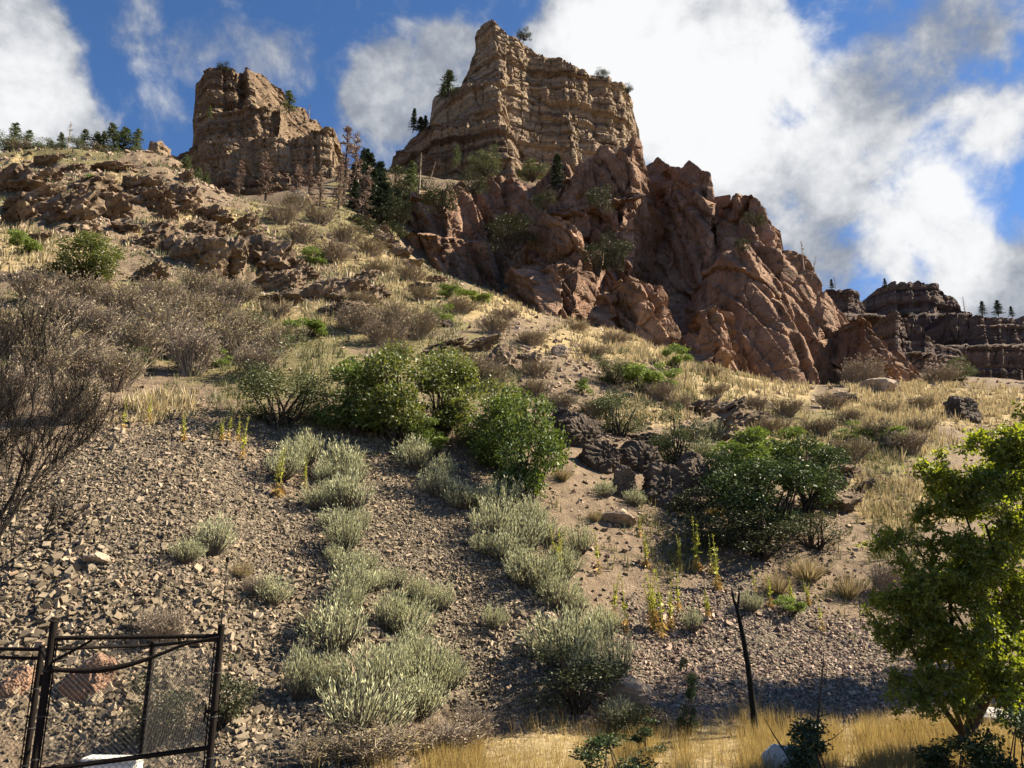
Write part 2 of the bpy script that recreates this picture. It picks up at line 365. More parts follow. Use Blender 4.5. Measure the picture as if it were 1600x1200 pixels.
GZ = GZ + rk*(1.5*blocks(GX, GY, 8.0, 0.7, 0.5, 0.9, 0.35, 21))
GZ = GZ + (1-amp)*0.03*fbm(GX/1.2, GY/1.2, 0, 3, 31)
PPX, PPY = project(GX, GY, GZ)
RATIO = (GZ-CAM_Z)/GY
def ground_z(x, y):
    x, y = np.asarray(x, float), np.asarray(y, float)
    fu = np.clip((x/y-UG[0])/(UG[1]-UG[0]), 0, NU-1.001); fw = np.clip((np.log(y)-WG[0])/(WG[1]-WG[0]), 0, NW-1.001)
    i, j = fw.astype(int), fu.astype(int); a, b = fw-i, fu-j
    return (GZ[i, j]*(1-a)*(1-b) + GZ[i+1, j]*a*(1-b) + GZ[i, j+1]*(1-a)*b + GZ[i+1, j+1]*a*b)
def place(px, py, dmin=12.5):
    """where the sight line through a photograph pixel meets the hillside"""
    x, y, z = [float(v) for v in raydir(px, py)]; u, r = x/y, z/y
    d = np.exp(np.linspace(math.log(dmin), math.log(400), 900)); zz = ground_z(u*d, d)
    k = np.nonzero((zz-CAM_Z)/d >= r)[0]; d = float(d[k[0]]) if len(k) else 300.0
    return Vector((u*d, d, float(ground_z(u*d, d))))
def pxsize(v, npx):                 # metres that npx photograph pixels cover at a place
    return npx/FPX*(v[1]*CP + (v[2]-CAM_Z)*SP)
MG = mat_ground()
me = make_mesh('hillside', np.stack([GX, GY, GZ], -1).reshape(-1, 3), grid_faces(NW, NU), True, [MG])
W_STRAW, W_SCREE, W_SCRUB = zone(PPX, PPY, Z_STRAW), zone(PPX, PPY, Z_SCREE), zone(PPX, PPY, Z_SCRUB)
W_SCREE = W_SCREE*(1-zone(PPX, PPY, [(1250,1180,560,40)]))
add_attr(me, 'straw', W_STRAW); add_attr(me, 'scree', W_SCREE); add_attr(me, 'scrub', W_SCRUB)
tag(link('hillside', me), kind='structure')
# the flat valley floor round about, under and behind the camera, out to the horizon
def valley_floor():
    V = np.array([(-6000,-6000,-.4),(6000,-6000,-.4),(6000,6000,-.4),(-6000,6000,-.4)], float)
    m = make_mesh('valley_floor', V, np.array([[0,1,2,3]]), False, [MG])
    tag(link('valley_floor', m), kind='structure')
valley_floor()
def wsample(W, px, py):
    return zone(np.asarray(px, float), np.asarray(py, float), W)

# ------------------------------------------------------------------ cliffs
M_LIME = mat_strata('layered_limestone', (0.31, 0.24, 0.165), (0.19, 0.137, 0.092), (0.08, 0.056, 0.04), 0.5)
M_LIME2 = mat_strata('shaded_weathered_limestone', (0.235, 0.175, 0.117), (0.135, 0.094, 0.063), (0.056, 0.04, 0.029), 0.6)  # limestone darkened beyond its weathering: the tower's shade is in its colour
M_GRAN = mat_rock('red_granite', (0.125, 0.074, 0.050), (0.215, 0.130, 0.088), (0.33, 0.212, 0.146), scale=0.6)
M_FAR = mat_strata('far_banded_rock', (0.14, 0.098, 0.078), (0.085, 0.06, 0.05), (0.038, 0.028, 0.026), 0.35)
M_OUT = mat_rock('brown_outcrop_rock', (0.085, 0.06, 0.041), (0.165, 0.118, 0.08), (0.29, 0.22, 0.152), (0.055, 0.044, 0.033), 2.0, (0.20, 0.12, 0.07))
M_BOULD = mat_rock('pale_boulder_rock', (0.22, 0.165, 0.12), (0.34, 0.26, 0.19), (0.45, 0.36, 0.27), (0.14, 0.11, 0.085), 4.0, (0.33, 0.20, 0.13))

def cliff(name, mat, d, top, base, plan, lean=0.25, tiers=(), thick=30.0, step=1.8, jag=3.0, style='granite', seed=0, scale=1.0, parent=None, rot=0.5, amp=1.0):
    """one rock mass. top, base: polylines of (px, py) of its skyline and foot; plan: (px, metres behind d); tiers: (px list, py list, setback m)"""
    step = max(step, 1.75)
    top, base, plan = np.array(top, float), np.array(base, float), np.array(plan, float)
    p0, p1 = top[0, 0], top[-1, 0]; nc = int((p1-p0)/step)+2; px = np.linspace(p0, p1, nc)
    ty = np.interp(px, top[:, 0], top[:, 1]); by = np.interp(px, base[:, 0], base[:, 1])
    edge = np.minimum(sstep(p0, p0+10, px), sstep(p1, p1-10, px)) if True else 1
    kk = pxs = d/FPX*1.05
    F1, F2, h1, h2, h3, ox, oy = voro(px*pxs/(4.0*scale), px*0+seed*3.1, seed+70)
    ty = ty - edge*jag*((h1-0.5)*1.6 + 0.7*fbm(px*pxs/1.5, px*0, seed, 3, seed+71))
    tap = np.minimum(np.clip((px-p0)/7, 0, 1), np.clip((p1-px)/7, 0, 1))**0.5; ty = by + (ty-by)*tap      # close the ends
    by0 = np.maximum(by, ty+1); by = by0 + 26
    nr = max(8, int(np.max(by-ty)/step)+2)
    t = np.linspace(0, 1, nr)[:, None]
    PY = by[None, :] + (ty-by)[None, :]*t; PX = np.broadcast_to(px[None, :], PY.shape)
    h = (by0[None, :]-PY)*pxs                                             # metres above the foot
    off = np.interp(px, plan[:, 0], plan[:, 1])[None, :] + lean*h
    wob = 3.0*fbm(PX*pxs/18, PY*pxs/30, 0, 3, seed+5)
    for (lx, ly, sb) in tiers:
        yl = np.interp(px, lx, ly)[None, :] + wob*0.8
        off = off + sb*sstep(-1.2, 1.2, (yl-PY))
    A = P(PX, PY, d+off)
    # plan normal from the smooth surface
    gx = np.gradient(A[..., 0], axis=1); gy = np.gradient(A[..., 1], axis=1); g = np.hypot(gx, gy)+1e-9
    nx, ny = gy/g, -gx/g
    s, z = np.cumsum(np.broadcast_to((d/FPX*1.05*(px[1]-px[0])), px.shape))[None, :] + 0*PY, A[..., 2]
    if style == 'granite':
        sd = s + math.tan(rot)*z*0.8 + 1.0*fbm(s/15, z/15, 0, 2, seed+33)
        def joint(q, w, sd_):                                   # long straight clefts at uneven spacing
            k = np.floor(q/w); z0 = 0*k; best = np.full(q.shape, 9e9)
            for a in (-1, 0, 1): best = np.minimum(best, np.abs(q - (k+a+0.8*_h(k+a, z0, z0, sd_))*w))
            return best
        D = 4.8*(saw(sd, 11*scale, seed+2, 0.2)-0.5) + 2.0*(saw(sd + 0.2*z, 4.2*scale, seed+5, 0.2)-0.5) + 1.5*blocks(s, z, 9*scale, 2.8, rot, 1.5, 0.5, seed) \
          + 0.6*blocks(s, z, 4.2*scale, 2.4, rot*0.8, 1.5, 0.9, seed+11) + 0.22*blocks(s, z, 1.6*scale, 1.7, rot, 1.2, 1.3, seed+23) + 0.14*fbm(s/0.7, z/0.7, 0, 3, seed+31)
        D = D - 1.5*np.exp(-(joint(sd, 9*scale, seed+41)/0.5)**2) - 0.45*np.exp(-(joint(sd + 0.5*z, 6*scale, seed+42)/0.35)**2) - 0.4*np.exp(-(joint(z - 0.35*s, 9*scale, seed+43)/0.35)**2)
    else:
        zz = z + 0.7*fbm(s/40, z/60, 0, 2, seed+41) + 0.02*s
        def layers(th, sd):
            q = zz/th + 0.15*fbm(s/14, zz/14, 0, 2, sd+7); k = np.floor(q); f = q-k
            a, b = _h(k, k*0, k*0, sd), _h(k+1, k*0, k*0, sd)
            return (a + (b-a)*sstep(0.88, 1.0, f))*2-1 - 0.6*(f < 0.1)
        sd = s + 0.06*z + 0.8*fbm(s/8, z/14, 0, 2, seed+78)
        cav = voro(s/(9*scale), z/(7*scale), seed+88)
        D = 3.4*scale**0.5*(saw(sd, 14*scale, seed+2, 0.2)-0.5) + 1.4*(saw(sd + 0.05*z, 5*scale, seed+5, 0.25)-0.5) + 0.85*layers(5.2*scale, seed+1) + 0.34*layers(1.6*scale, seed+2) \
          + 0.6*blocks(s, z, 7*scale, 2.4, 0.03, 0.7, 0.5, seed+4) + 0.36*blocks(s, zz, 2.0*scale, 0.6, 0.0, 0.6, 0.9, seed+6) + 0.35*blocks(s, z, 2.4*scale, 3.6, 0.02, 0.5, 2.0, seed+14) + 0.10*fbm(s/0.9, z/0.6, 0, 3, seed+8) \
          - 1.1*(cav[2] > 0.82)*sstep(0.45, 0.2, cav[0])
    D = D*amp*np.minimum(1, 0.35 + 3*np.minimum(t, 1.0))*scale**0.5
    D = D*np.minimum(sstep(p0, p0+14, px), sstep(p1, p1-14, px))[None, :]
    A[..., 0] += nx*D*0.6; A[..., 1] += ny*D
    # over the top and down the back
    rows = [A]
    last = A[-1]; n_b = 16
    for k in range(1, n_b+1):
        q = k/n_b; r = last.copy(); r[:, 1] += thick*q*np.clip(h[-1]/6+0.05, 0.05, 1)
        r[:, 2] -= (h[-1])*np.clip((q-0.45)/0.55, 0, 1)**1.5*1.1 + 0.05*thick*q*(h[-1] > 3)
        e_ = np.clip(h[-1]/6, 0, 1)
        r[:, 2] += 0.6*fbm(r[:, 0]/3, r[:, 1]/3, 0, 2, seed+91)*e_
        r[:, 0] += e_*(1.1*blocks(r[:, 1], r[:, 2], 4.0*scale, 1.6, 0.3, 1.2, 0.6, seed+92) + 0.5*blocks(r[:, 1], r[:, 2], 1.6*scale, 1.4, 0.2, 1.2, 0.7, seed+93))*min(1, 4*q)
        rows.append(r[None])
    V = np.concatenate(rows, 0); nr2 = V.shape[0]
    me = make_mesh(name, V.reshape(-1, 3), grid_faces(nr2, nc), False, [mat])
    return link(name, me, parent)

def cliff_thing(name, loc_px, d, label, cat):
    e = empty(name, Vector(P(*loc_px, d).tolist())); tag(e, label, cat); return e
def under(e, o):           # parent keeping the world position
    o.parent = e; o.matrix_parent_inverse = Matrix.Translation(e.location).inverted(); return o

# the great mesa: three tiers of layered limestone
mesa = cliff_thing('mesa', (840, 290), 205, 'tallest tan layered cliff with a pointed summit, in the middle of the skyline', 'cliff')
under(mesa, cliff('upper_tier', M_LIME, 222,
    [(664,215),(672,180),(690,150),(718,134),(728,110),(737,82),(742,50),(752,34),(768,31),(782,40),(800,50),(826,62),(842,78),(870,88),(900,102),(930,113),(958,130),(985,142),(996,158),(1001,200),(1006,244),(1008,285)],
    [(664,300),(1008,310)], [(664,42),(700,24),(735,10),(770,2),(790,0),(830,7),(870,10),(900,9),(950,16),(990,24),(1008,40)], 0.04,
    [((740,800,900,1008),(120,128,190,230),1.5),((740,1008),(95,170),1.0)], 45, 1.5, 3.0, 'strata', 3, 1.25))
under(mesa, cliff('middle_tier', M_LIME, 212,
    [(668,215),(674,158),(684,143),(720,131),(745,129),(770,130),(782,134),(790,150),(800,190),(806,240),(808,280)],
    [(668,305),(808,310)], [(668,30),(690,14),(735,5),(780,0),(792,3),(800,10),(808,18)], 0.04, [], 25, 1.5, 2.0, 'strata', 14, 1.0))
under(mesa, cliff('lower_tier', M_LIME2, 206,
    [(596,300),(604,262),(612,244),(640,214),(652,200),(668,193),(676,189),(700,190),(740,190),(772,192),(784,200),(800,205),(812,230),(830,243),(850,262),(872,275),(905,290)],
    [(596,330),(905,330)], [(596,30),(640,16),(668,5),(720,2),(770,0),(800,3),(815,10),(850,12),(905,18)], 0.06,
    [((600,700,905),(232,238,262),2.0)], 25, 1.5, 2.5, 'strata', 27, 1.0))
# the left tower
tower = cliff_thing('rock_tower', (400, 310), 175, 'flat-topped dark brown cliff tower left of the tall pointed mesa', 'cliff')
under(tower, cliff('upper_tier', M_LIME2, 186,
    [(298,215),(304,160),(308,135),(322,118),(334,108),(350,102),(366,105),(372,113),(388,108),(402,115),(412,117),(428,128),(442,142),(450,160),(456,185),(462,205)],
    [(298,270),(462,270)], [(298,14),(320,4),(345,0),(372,2),(378,6),(400,4),(408,8),(445,22),(462,30)], 0.04, [((300,350,400,462),(166,170,170,160),2.2)], 30, 1.3, 2.5, 'strata', 35, 0.9))
under(tower, cliff('middle_tier', M_LIME2, 180,
    [(296,240),(300,215),(306,178),(330,172),(360,172),(390,166),(415,170),(440,170),(452,160),(470,165),(484,176),(500,186),(510,200),(516,226),(520,240)],
    [(296,280),(520,285)], [(296,18),(310,6),(350,2),(400,0),(440,1),(448,5),(480,14),(520,28)], 0.04, [], 25, 1.3, 2.5, 'strata', 46, 0.85))
under(tower, cliff('lower_tier', M_LIME2, 172,
    [(236,300),(246,262),(262,240),(284,228),(300,216),(330,214),(360,212),(385,204),(410,206),(440,212),(470,206),(500,198),(520,200),(528,214),(534,250),(546,290),(556,330)],
    [(236,322),(400,325),(556,350)], [(236,26),(280,10),(320,4),(400,2),(450,0),(500,1),(526,4),(534,14),(556,28)], 0.05, [], 25, 1.3, 3, 'strata', 57, 0.85))
# small pale stack and the low knoll at the tower's foot
o = cliff('rock_stack', M_LIME, 150, [(226,256),(232,232),(240,222),(252,220),(260,228),(268,250),(272,262)], [(226,275),(272,275)], [(226,5),(245,0),(272,6)], 0.1, [], 6, 1.2, 2, 'strata', 61, 0.5)
tag(o, 'small pale rock stack on the skyline left of the dark cliff tower', 'rock')
o = cliff('rock_knoll', M_LIME2, 118, [(412,345),(420,325),(440,318),(455,308),(466,298),(478,300),(486,318),(505,322),(525,330),(540,345),(548,362)], [(412,360),(548,375)], [(412,6),(460,0),(500,1),(548,8)], 0.2, [], 10, 1.2, 2, 'granite', 66, 0.45)
tag(o, 'low broken rock knoll with a pale block on top below the cliff tower', 'rock')
# the granite crag
crag = cliff_thing('granite_crag', (1000, 540), 95, 'reddish brown fractured granite crag in front of the tall mesa', 'cliff')
def gr(name, *a, **k): return under(crag, cliff(name, M_GRAN, *a, **k))
gr('shaded_wall', 122, [(578,395),(588,345),(606,325),(640,305),(680,296),(705,286),(735,282),(760,272),(790,275),(830,276),(880,262),(915,268),(940,300)],
   [(578,420),(700,470),(940,520)], [(578,14),(640,6),(700,0),(735,6),(790,8),(850,2),(940,4)], 0.35, [((580,700,940),(350,370,400),5)], 25, 1.6, 4, 'granite', 101, 0.8, None, 0.3)
gr('high_buttress', 112, [(860,330),(874,292),(886,252),(905,244),(922,232),(936,221),(952,226),(962,238),(976,220),(990,216),(1000,226),(1006,250),(1016,290),(1030,330),(1044,390),(1056,440),(1074,500),(1090,540)],
   [(860,470),(960,560),(1090,590)], [(860,20),(900,7),(950,2),(990,0),(1012,7),(1040,18),(1090,32)], 0.30, [((860,1000,1090),(330,300,400),2.5)], 9, 1.6, 4, 'granite', 112, 1.0, None, 0.42)
gr('notched_buttress', 116, [(1000,300),(1008,252),(1022,246),(1040,258),(1058,262),(1072,250),(1086,262),(1104,268),(1120,290),(1126,315),(1122,345),(1118,380),(1128,440),(1140,500),(1160,560)],
   [(1000,560),(1160,610)], [(1000,20),(1040,8),(1090,0),(1112,-2),(1122,7),(1160,22)], 0.24, [], 20, 1.6, 4, 'granite', 123, 0.95, None, 0.35)
gr('knob', 113, [(1112,420),(1122,340),(1134,314),(1150,304),(1172,302),(1188,310),(1202,328),(1212,346),(1226,344),(1234,356),(1238,392),(1246,430)],
   [(1112,500),(1246,500)], [(1112,9),(1150,2),(1180,0),(1208,3),(1238,9),(1246,14)], 0.2, [], 16, 1.6, 4, 'granite', 134, 0.8, None, 0.2)
gr('slab', 98, [(1090,500),(1104,432),(1128,400),(1150,386),(1185,378),(1215,384),(1240,390),(1262,404),(1280,432),(1300,452),(1318,466),(1330,490),(1338,520),(1340,560),(1342,600)],
   [(1090,605),(1200,618),(1342,618)], [(1090,10),(1120,3),(1160,0),(1230,2),(1290,8),(1325,17),(1342,28)], 0.45, [], 18, 1.6, 3, 'granite', 145, 0.9, None, 0.55, 0.62)
gr('boulder_rib', 100, [(780,490),(800,430),(818,380),(832,340),(842,328),(858,334),(872,340),(890,352),(908,364),(922,376),(928,400),(926,430),(936,470),(950,520),(956,540)],
   [(780,495),(860,510),(956,550)], [(780,16),(830,5),(870,0),(905,1),(926,9),(956,22)], 0.40, [((780,870,956),(420,410,440),3)], 14, 1.6, 4, 'granite', 156, 0.75, None, 0.5)
gr('lower_rib', 93, [(918,510),(930,470),(946,446),(970,436),(1000,434),(1030,438),(1044,452),(1050,480),(1064,510),(1074,545),(1080,570)],
   [(918,530),(1000,556),(1080,585)], [(918,8),(950,2),(1000,0),(1036,2),(1050,6),(1080,14)], 0.35, [], 12, 1.6, 4, 'granite', 167, 0.7, None, 0.45)
gr('foot_rib', 91, [(1056,580),(1066,520),(1080,500),(1100,480),(1120,474),(1140,490),(1150,530),(1164,560),(1180,600)],
   [(1056,590),(1180,614)], [(1056,8),(1100,0),(1130,1),(1180,9)], 0.35, [], 10, 1.6, 4, 'granite', 171, 0.7, None, 0.5)
# broken blocks running down to the right of the crag
blk = cliff('rock_rib', M_GRAN, 104, [(1322,560),(1332,500),(1345,494),(1360,505),(1374,520),(1392,520),(1402,540),(1420,556),(1436,572),(1446,592)], [(1322,600),(1446,604)],
   [(1322,6),(1350,0),(1390,2),(1446,8)], 0.3, [], 10, 1.5, 4, 'granite', 182, 0.6); tag(blk, 'low rib of broken blocks at the right-hand foot of the granite crag', 'rock')
# far cliffs at the right
far = cliff('far_cliff', M_FAR, 330, [(1286,470),(1296,447),(1310,452),(1330,446),(1344,450),(1352,462),(1362,480),(1376,500),(1392,520)], [(1286,600),(1392,600)], [(1286,0),(1330,0),(1360,10),(1392,24)], 0.2, [((1286,1392),(480,500),5)], 40, 1.6, 3, 'strata', 191, 1.5)
tag(far, 'small far cliff shoulder just right of the granite crag', 'cliff')
far = cliff('far_cliff', M_FAR, 360, [(1350,480),(1362,460),(1380,445),(1400,436),(1418,440),(1436,438),(1452,446),(1466,440),(1480,452),(1492,458),(1504,476),(1516,500),(1530,520)], [(1350,610),(1530,610)], [(1350,16),(1400,0),(1470,2),(1505,12),(1530,30)], 0.25, [((1350,1530),(490,492),6)], 60, 1.6, 4, 'strata', 202, 1.6)
tag(far, 'dark far cliff with a knobbed crest, highest of the distant cliffs', 'cliff')
far = cliff('far_cliff', M_FAR, 320, [(1440,540),(1460,500),(1476,490),(1510,490),(1560,492),(1600,492),(1660,490),(1760,500),(1800,560)], [(1440,615),(1800,615)], [(1440,24),(1480,6),(1520,0),(1600,0),(1800,20)], 0.22, [((1440,1600,1800),(540,536,540),9)], 60, 1.7, 2, 'strata', 213, 1.6)
tag(far, 'long level far cliff band reaching the right edge of the picture', 'cliff')
far = cliff('far_cliff', M_FAR, 235, [(1360,520),(1378,500),(1398,486),(1420,492),(1440,505),(1452,525),(1478,538),(1500,550),(1514,575),(1520,600)], [(1360,610),(1520,615)], [(1360,10),(1400,0),(1450,2),(1520,20)], 0.3, [((1360,1520),(545,560),5)], 40, 1.6, 3, 'strata', 224, 1.2)
tag(far, 'brown rounded cliff spur in front of the dark far cliffs', 'cliff')
# ------------------------------------------------------------------ rocks
def ico(sub):
    bm = bmesh.new(); bmesh.ops.create_icosphere(bm, subdivisions=sub, radius=1.0)
    V = np.array([v.co[:] for v in bm.verts]); F = np.array([[v.index for v in f.verts] for f in bm.faces]); bm.free(); return V, F
ICO = {s: ico(s) for s in (2, 3, 4, 5)}
def rock_mesh(name, mat, seed, sub=4, planes=13, rough=0.10, blocky=0.0, squash=(1, 1, 1)):
    """angular rock: a sphere cut by random planes, then broken up; unit size"""
    V, F = ICO[sub]; V = V.copy(); r = np.random.default_rng(seed)
    n = r.normal(size=(planes, 3)); n /= np.linalg.norm(n, axis=1)[:, None]; dd = r.uniform(0.55, 0.95, planes)
    R = np.minimum(1.15, np.min(dd[None]/np.maximum(V@n.T, 0.05), axis=1))
    if blocky:
        a, b = V[:, 0]*1.1 + V[:, 1]*0.8, V[:, 2]*1.2 + V[:, 1]*0.3
        R = R + blocky*(0.9*blocks(a, b, 0.55, 0.6, 0.6, 1.0, 0.6, seed) + 0.5*blocks(a, b, 0.22, 0.6, 0.6, 1.0, 0.5, seed+9))
    R = R + rough*fbm(V[:, 0]*2.2, V[:, 1]*2.2, V[:, 2]*2.2, 4, seed+3, 0.55)
    W = V*R[:, None]*np.array(squash)
    return make_mesh(name, W, F, False, [mat])
OUTC = [rock_mesh('outcrop', M_OUT, 400+i, 4, 12, 0.16, 0.26, (1.1, 0.8, 0.9)) for i in range(7)]
BOUL = [rock_mesh('boulder', M_BOULD, 430+i, 4, 8, 0.05, 0.06) for i in range(4)]
M_DARK = mat_rock('dark_outcrop_rock', (0.045, 0.036, 0.029), (0.095, 0.073, 0.057), (0.18, 0.14, 0.105), (0.06, 0.052, 0.037), 2.5, (0.17, 0.11, 0.07))
DARK = [rock_mesh('outcrop', M_DARK, 450+i, 5, 10, 0.12, 0.14, (1, 0.8, 1)) for i in range(3)]
M_PALE = mat_rock('pale_grey_rock', (0.40, 0.38, 0.36), (0.52, 0.50, 0.47), (0.60, 0.58, 0.55), (0.30, 0.29, 0.27), 6.0, (0.42, 0.38, 0.32))
REDB = rock_mesh('boulder', M_GRAN, 461, 4, 8, 0.06, 0.08)
PALE = [rock_mesh('boulder', M_PALE, 470+i, 4, 9, 0.05, 0.02) for i in range(2)]
def rock(name, me, px, py, wpx, hpx, label, cat, group=None, tilt=0.0, rz=None, sink=0.35, dmin=12.5):
    """py is the rock's foot in the photograph"""
    p = place(px, py, dmin); w, h = pxsize(p, wpx)/2, pxsize(p, hpx)/2
    o = link(name, me, None, (p.x, p.y + w*0.35, p.z + h*(1-sink)), (0, tilt, random.uniform(-0.5, 0.5) if rz is None else rz), (w, w*0.9, h*1.15))
    return tag(o, label, cat, group)
OUTCROPS = {
 'jagged brown outcrop high under the left skyline trees, {} from the left': [(25,300,95,50),(60,262,60,22),(95,345,100,55),(140,300,80,38),(20,352,75,46),(200,300,70,34),(165,345,80,40),(235,325,65,42),(275,318,60,40),(115,322,60,32),(60,320,70,34),(180,268,60,18)],
 'broken brown outcrop just above the dry scrub thicket, {} from the left': [(300,428,95,80),(350,420,65,62),(405,425,90,66),(225,440,70,32),(440,455,60,40),(250,372,60,40),(470,440,50,36),(380,360,50,26),(330,345,56,30)],
 'brown outcrop on grass below the shaded granite wall, {} from the left': [(600,388,44,30),(618,404,40,26),(588,368,36,24),(640,420,44,22),(680,442,40,18),(560,352,40,22),(505,470,60,42),(550,465,56,44),(585,470,50,34),(530,492,60,32),(430,478,70,34),(570,440,44,24),(655,455,36,18)],
 'low tan ledge in the grass above the green oaks, {} from the left': [(690,552,100,26),(745,550,70,32),(785,582,56,56),(815,575,44,30)],
 'tan and brown ledge above the big dark oak bush, {} from the left': [(1098,650,70,30),(1140,655,90,36),(1175,668,70,30),(1120,690,90,44),(1165,705,70,40),(1085,690,50,34)],
 'reddish ledge right of the big dark oak bush, {} from the left': [(1300,775,50,26),(1318,800,70,38),(1350,770,50,20),(1330,745,50,22),(1395,610,40,22)],
}
OUTCROPS['small brown outcrop block among dry grass on the upper left slope, {} from the left'] = [(12,275,40,22),(70,285,44,24),(110,270,40,20),(150,318,46,26),(185,320,44,26),(215,310,40,22),(255,345,46,28),(290,335,40,22),(310,365,46,28),(345,372,40,26),(30,325,50,26),(75,350,44,26),(130,360,46,24),(190,365,44,24),
  (365,400,44,30),(270,400,50,40),(430,400,40,22),(395,375,40,22),(455,425,40,26),(490,462,40,26),(415,450,46,30),(330,445,44,24),(250,300,36,18),(160,285,36,16),(50,380,40,20),(285,285,30,18),(225,385,44,26)]
k = 0
for lab, lst in OUTCROPS.items():
    for i, (x, y, w, h) in enumerate(sorted(lst)):
        rock('rock_outcrop', OUTC[k % 7], x, y, w, h, lab.format(ORD[i+1]), 'outcrop', 'outcrops on the hillside', random.uniform(-0.5, -0.1), random.uniform(-0.6, 0.6)); k += 1
for i, (x, y, w, h) in enumerate(sorted([(905,700,80,54),(945,740,70,60),(978,778,56,60),(1042,790,92,78),(1000,740,70,50),(1090,770,60,60),(1020,700,80,30),(880,665,50,34)])):
    rock('rock_outcrop', DARK[i % 3], x, y, w, h, 'dark grey outcrop block left of the big dark bush, %s from the left' % ORD[i+1], 'outcrop', 'dark outcrop below the bushes', 0.05, None, 0.25)
for (x, y, w, h, lab, me) in [
  (968,822,54,30,'pale tan boulder lying alone on bare dirt left of the yellow weeds', BOUL[0]), (985,1112,66,52,'flat topped boulder half in shade at the foot of the scree', BOUL[1]),
  (878,986,42,20,'long pale stone block beside the lower sagebrush', BOUL[2]), (860,972,30,18,'smaller pale stone block left of the long one by the lower sagebrush', BOUL[3]),
  (1376,614,54,26,'reddish boulder in dry grass below the far cliffs', BOUL[1]), (1512,656,70,48,'dark brown boulder beside the bare black shrub on the right meadow', DARK[0]),
  (1322,628,44,16,'low dark boulder in the grass near the slab foot', DARK[1]), (148,882,40,22,'dark blocky stone in the scree beside the bare tree', BOUL[0]),
  (876,558,28,22,'small pale boulder in the grass above the rubble', BOUL[2]), (130,1092,80,66,'large reddish boulder seen through the wire fence', REDB),
  (20,1090,50,44,'reddish boulder behind the leftmost fence panel', REDB), (700,512,26,18,'dark stone on the grassy crest above the ledges', DARK[2]),
  (468,318,28,24,'pale square block on top of the low rock knoll', BOUL[2]), (590,372,30,16,'grey stone at the mouth of the dark gully', BOUL[0])]:
    rock('boulder', me, x, y, w, h, lab, 'boulder')
for (x, y, w, h, lab) in [(1262,1150,46,22,'pale grey rock in the golden grass right of the burnt trunk'), (1228,1212,74,46,'large pale grey rock at the bottom edge in golden grass'),
                          (1540,1128,76,24,'flat pale grey rock under the leafy tree on the right')]:
    rock('boulder', PALE[len(lab) % 2], x, y, w, h, lab, 'boulder', None, 0, None, 0.3)

# ------------------------------------------------------------------ scree
def hull(seed, n):
    r = np.random.default_rng(seed); bm = bmesh.new()
    Q = np.array([(x, y, z) for x in (-1, 1) for y in (-1, 1) for z in (-1, 1)], float)
    Q = Q*r.uniform(0.55, 1.0, (8, 3)); Q = Q[r.permutation(8)[:n]]; Q = Q/np.abs(Q).max(0)
    f = np.array([1.0, r.uniform(0.55, 0.9), r.uniform(0.22, 0.45)])
    for q in Q*f: bm.verts.new(q)
    bmesh.ops.convex_hull(bm, input=bm.verts); bmesh.ops.triangulate(bm, faces=bm.faces)
    for v in [v for v in bm.verts if not v.link_faces]: bm.verts.remove(v)
    bm.verts.index_update(); V = np.array([v.co[:] for v in bm.verts]); F = np.array([[v.index for v in f.verts] for f in bm.faces]); bm.free(); return V, F
M_STONE = mat_stone('scree_stone', [(0.0, (0.075, 0.058, 0.040)), (0.35, (0.15, 0.118, 0.080)), (0.7, (0.235, 0.185, 0.126)), (0.92, (0.31, 0.25, 0.178)), (1.0, (0.27, 0.185, 0.125))])
M_RED = mat_stone('reddish_gravel', [(0.0, (0.14, 0.095, 0.072)), (0.5, (0.26, 0.185, 0.14)), (1.0, (0.42, 0.32, 0.25))])
HULLS = [hull(500+i, 7) for i in range(24)]; HULLS_BIG = [hull(540+i, 8) for i in range(12)]
def rotmats(n, r, flat=0.6):
    a, b, c = r.uniform(0, 2*np.pi, n), r.normal(0, flat, n), r.normal(0, flat, n)
    ca, sa, cb, sb, cc, sc_ = np.cos(a), np.sin(a), np.cos(b), np.sin(b), np.cos(c), np.sin(c); o, l = np.zeros(n), np.ones(n)
    Rz = np.stack([ca, -sa, o, sa, ca, o, o, o, l], -1).reshape(n, 3, 3); Rx = np.stack([l, o, o, o, cb, -sb, o, sb, cb], -1).reshape(n, 3, 3)
    Ry = np.stack([cc, o, sc_, o, l, o, -sc_, o, cc], -1).reshape(n, 3, 3); return Rz@Rx@Ry
def join_copies(name, protos, pos, size, rot, mat, pick=None):
    n = len(pos); pick = np.arange(n) % len(protos) if pick is None else pick; VV, FF, base = [], [], 0
    for k, (V, F) in enumerate(protos):
        m = pick == k
        if not m.any(): continue
        W = np.einsum('nij,vj->nvi', rot[m], V)*size[m][:, None, None] + pos[m][:, None, :]
        VV.append(W.reshape(-1, 3)); FF.append((F[None] + (np.arange(m.sum())*len(V))[:, None, None]).reshape(-1, F.shape[1]) + base); base += m.sum()*len(V)
    return make_mesh(name, np.concatenate(VV), np.concatenate(FF), False, [mat])
SLOPE_N = Euler((math.radians(32), 0, 0)).to_matrix()
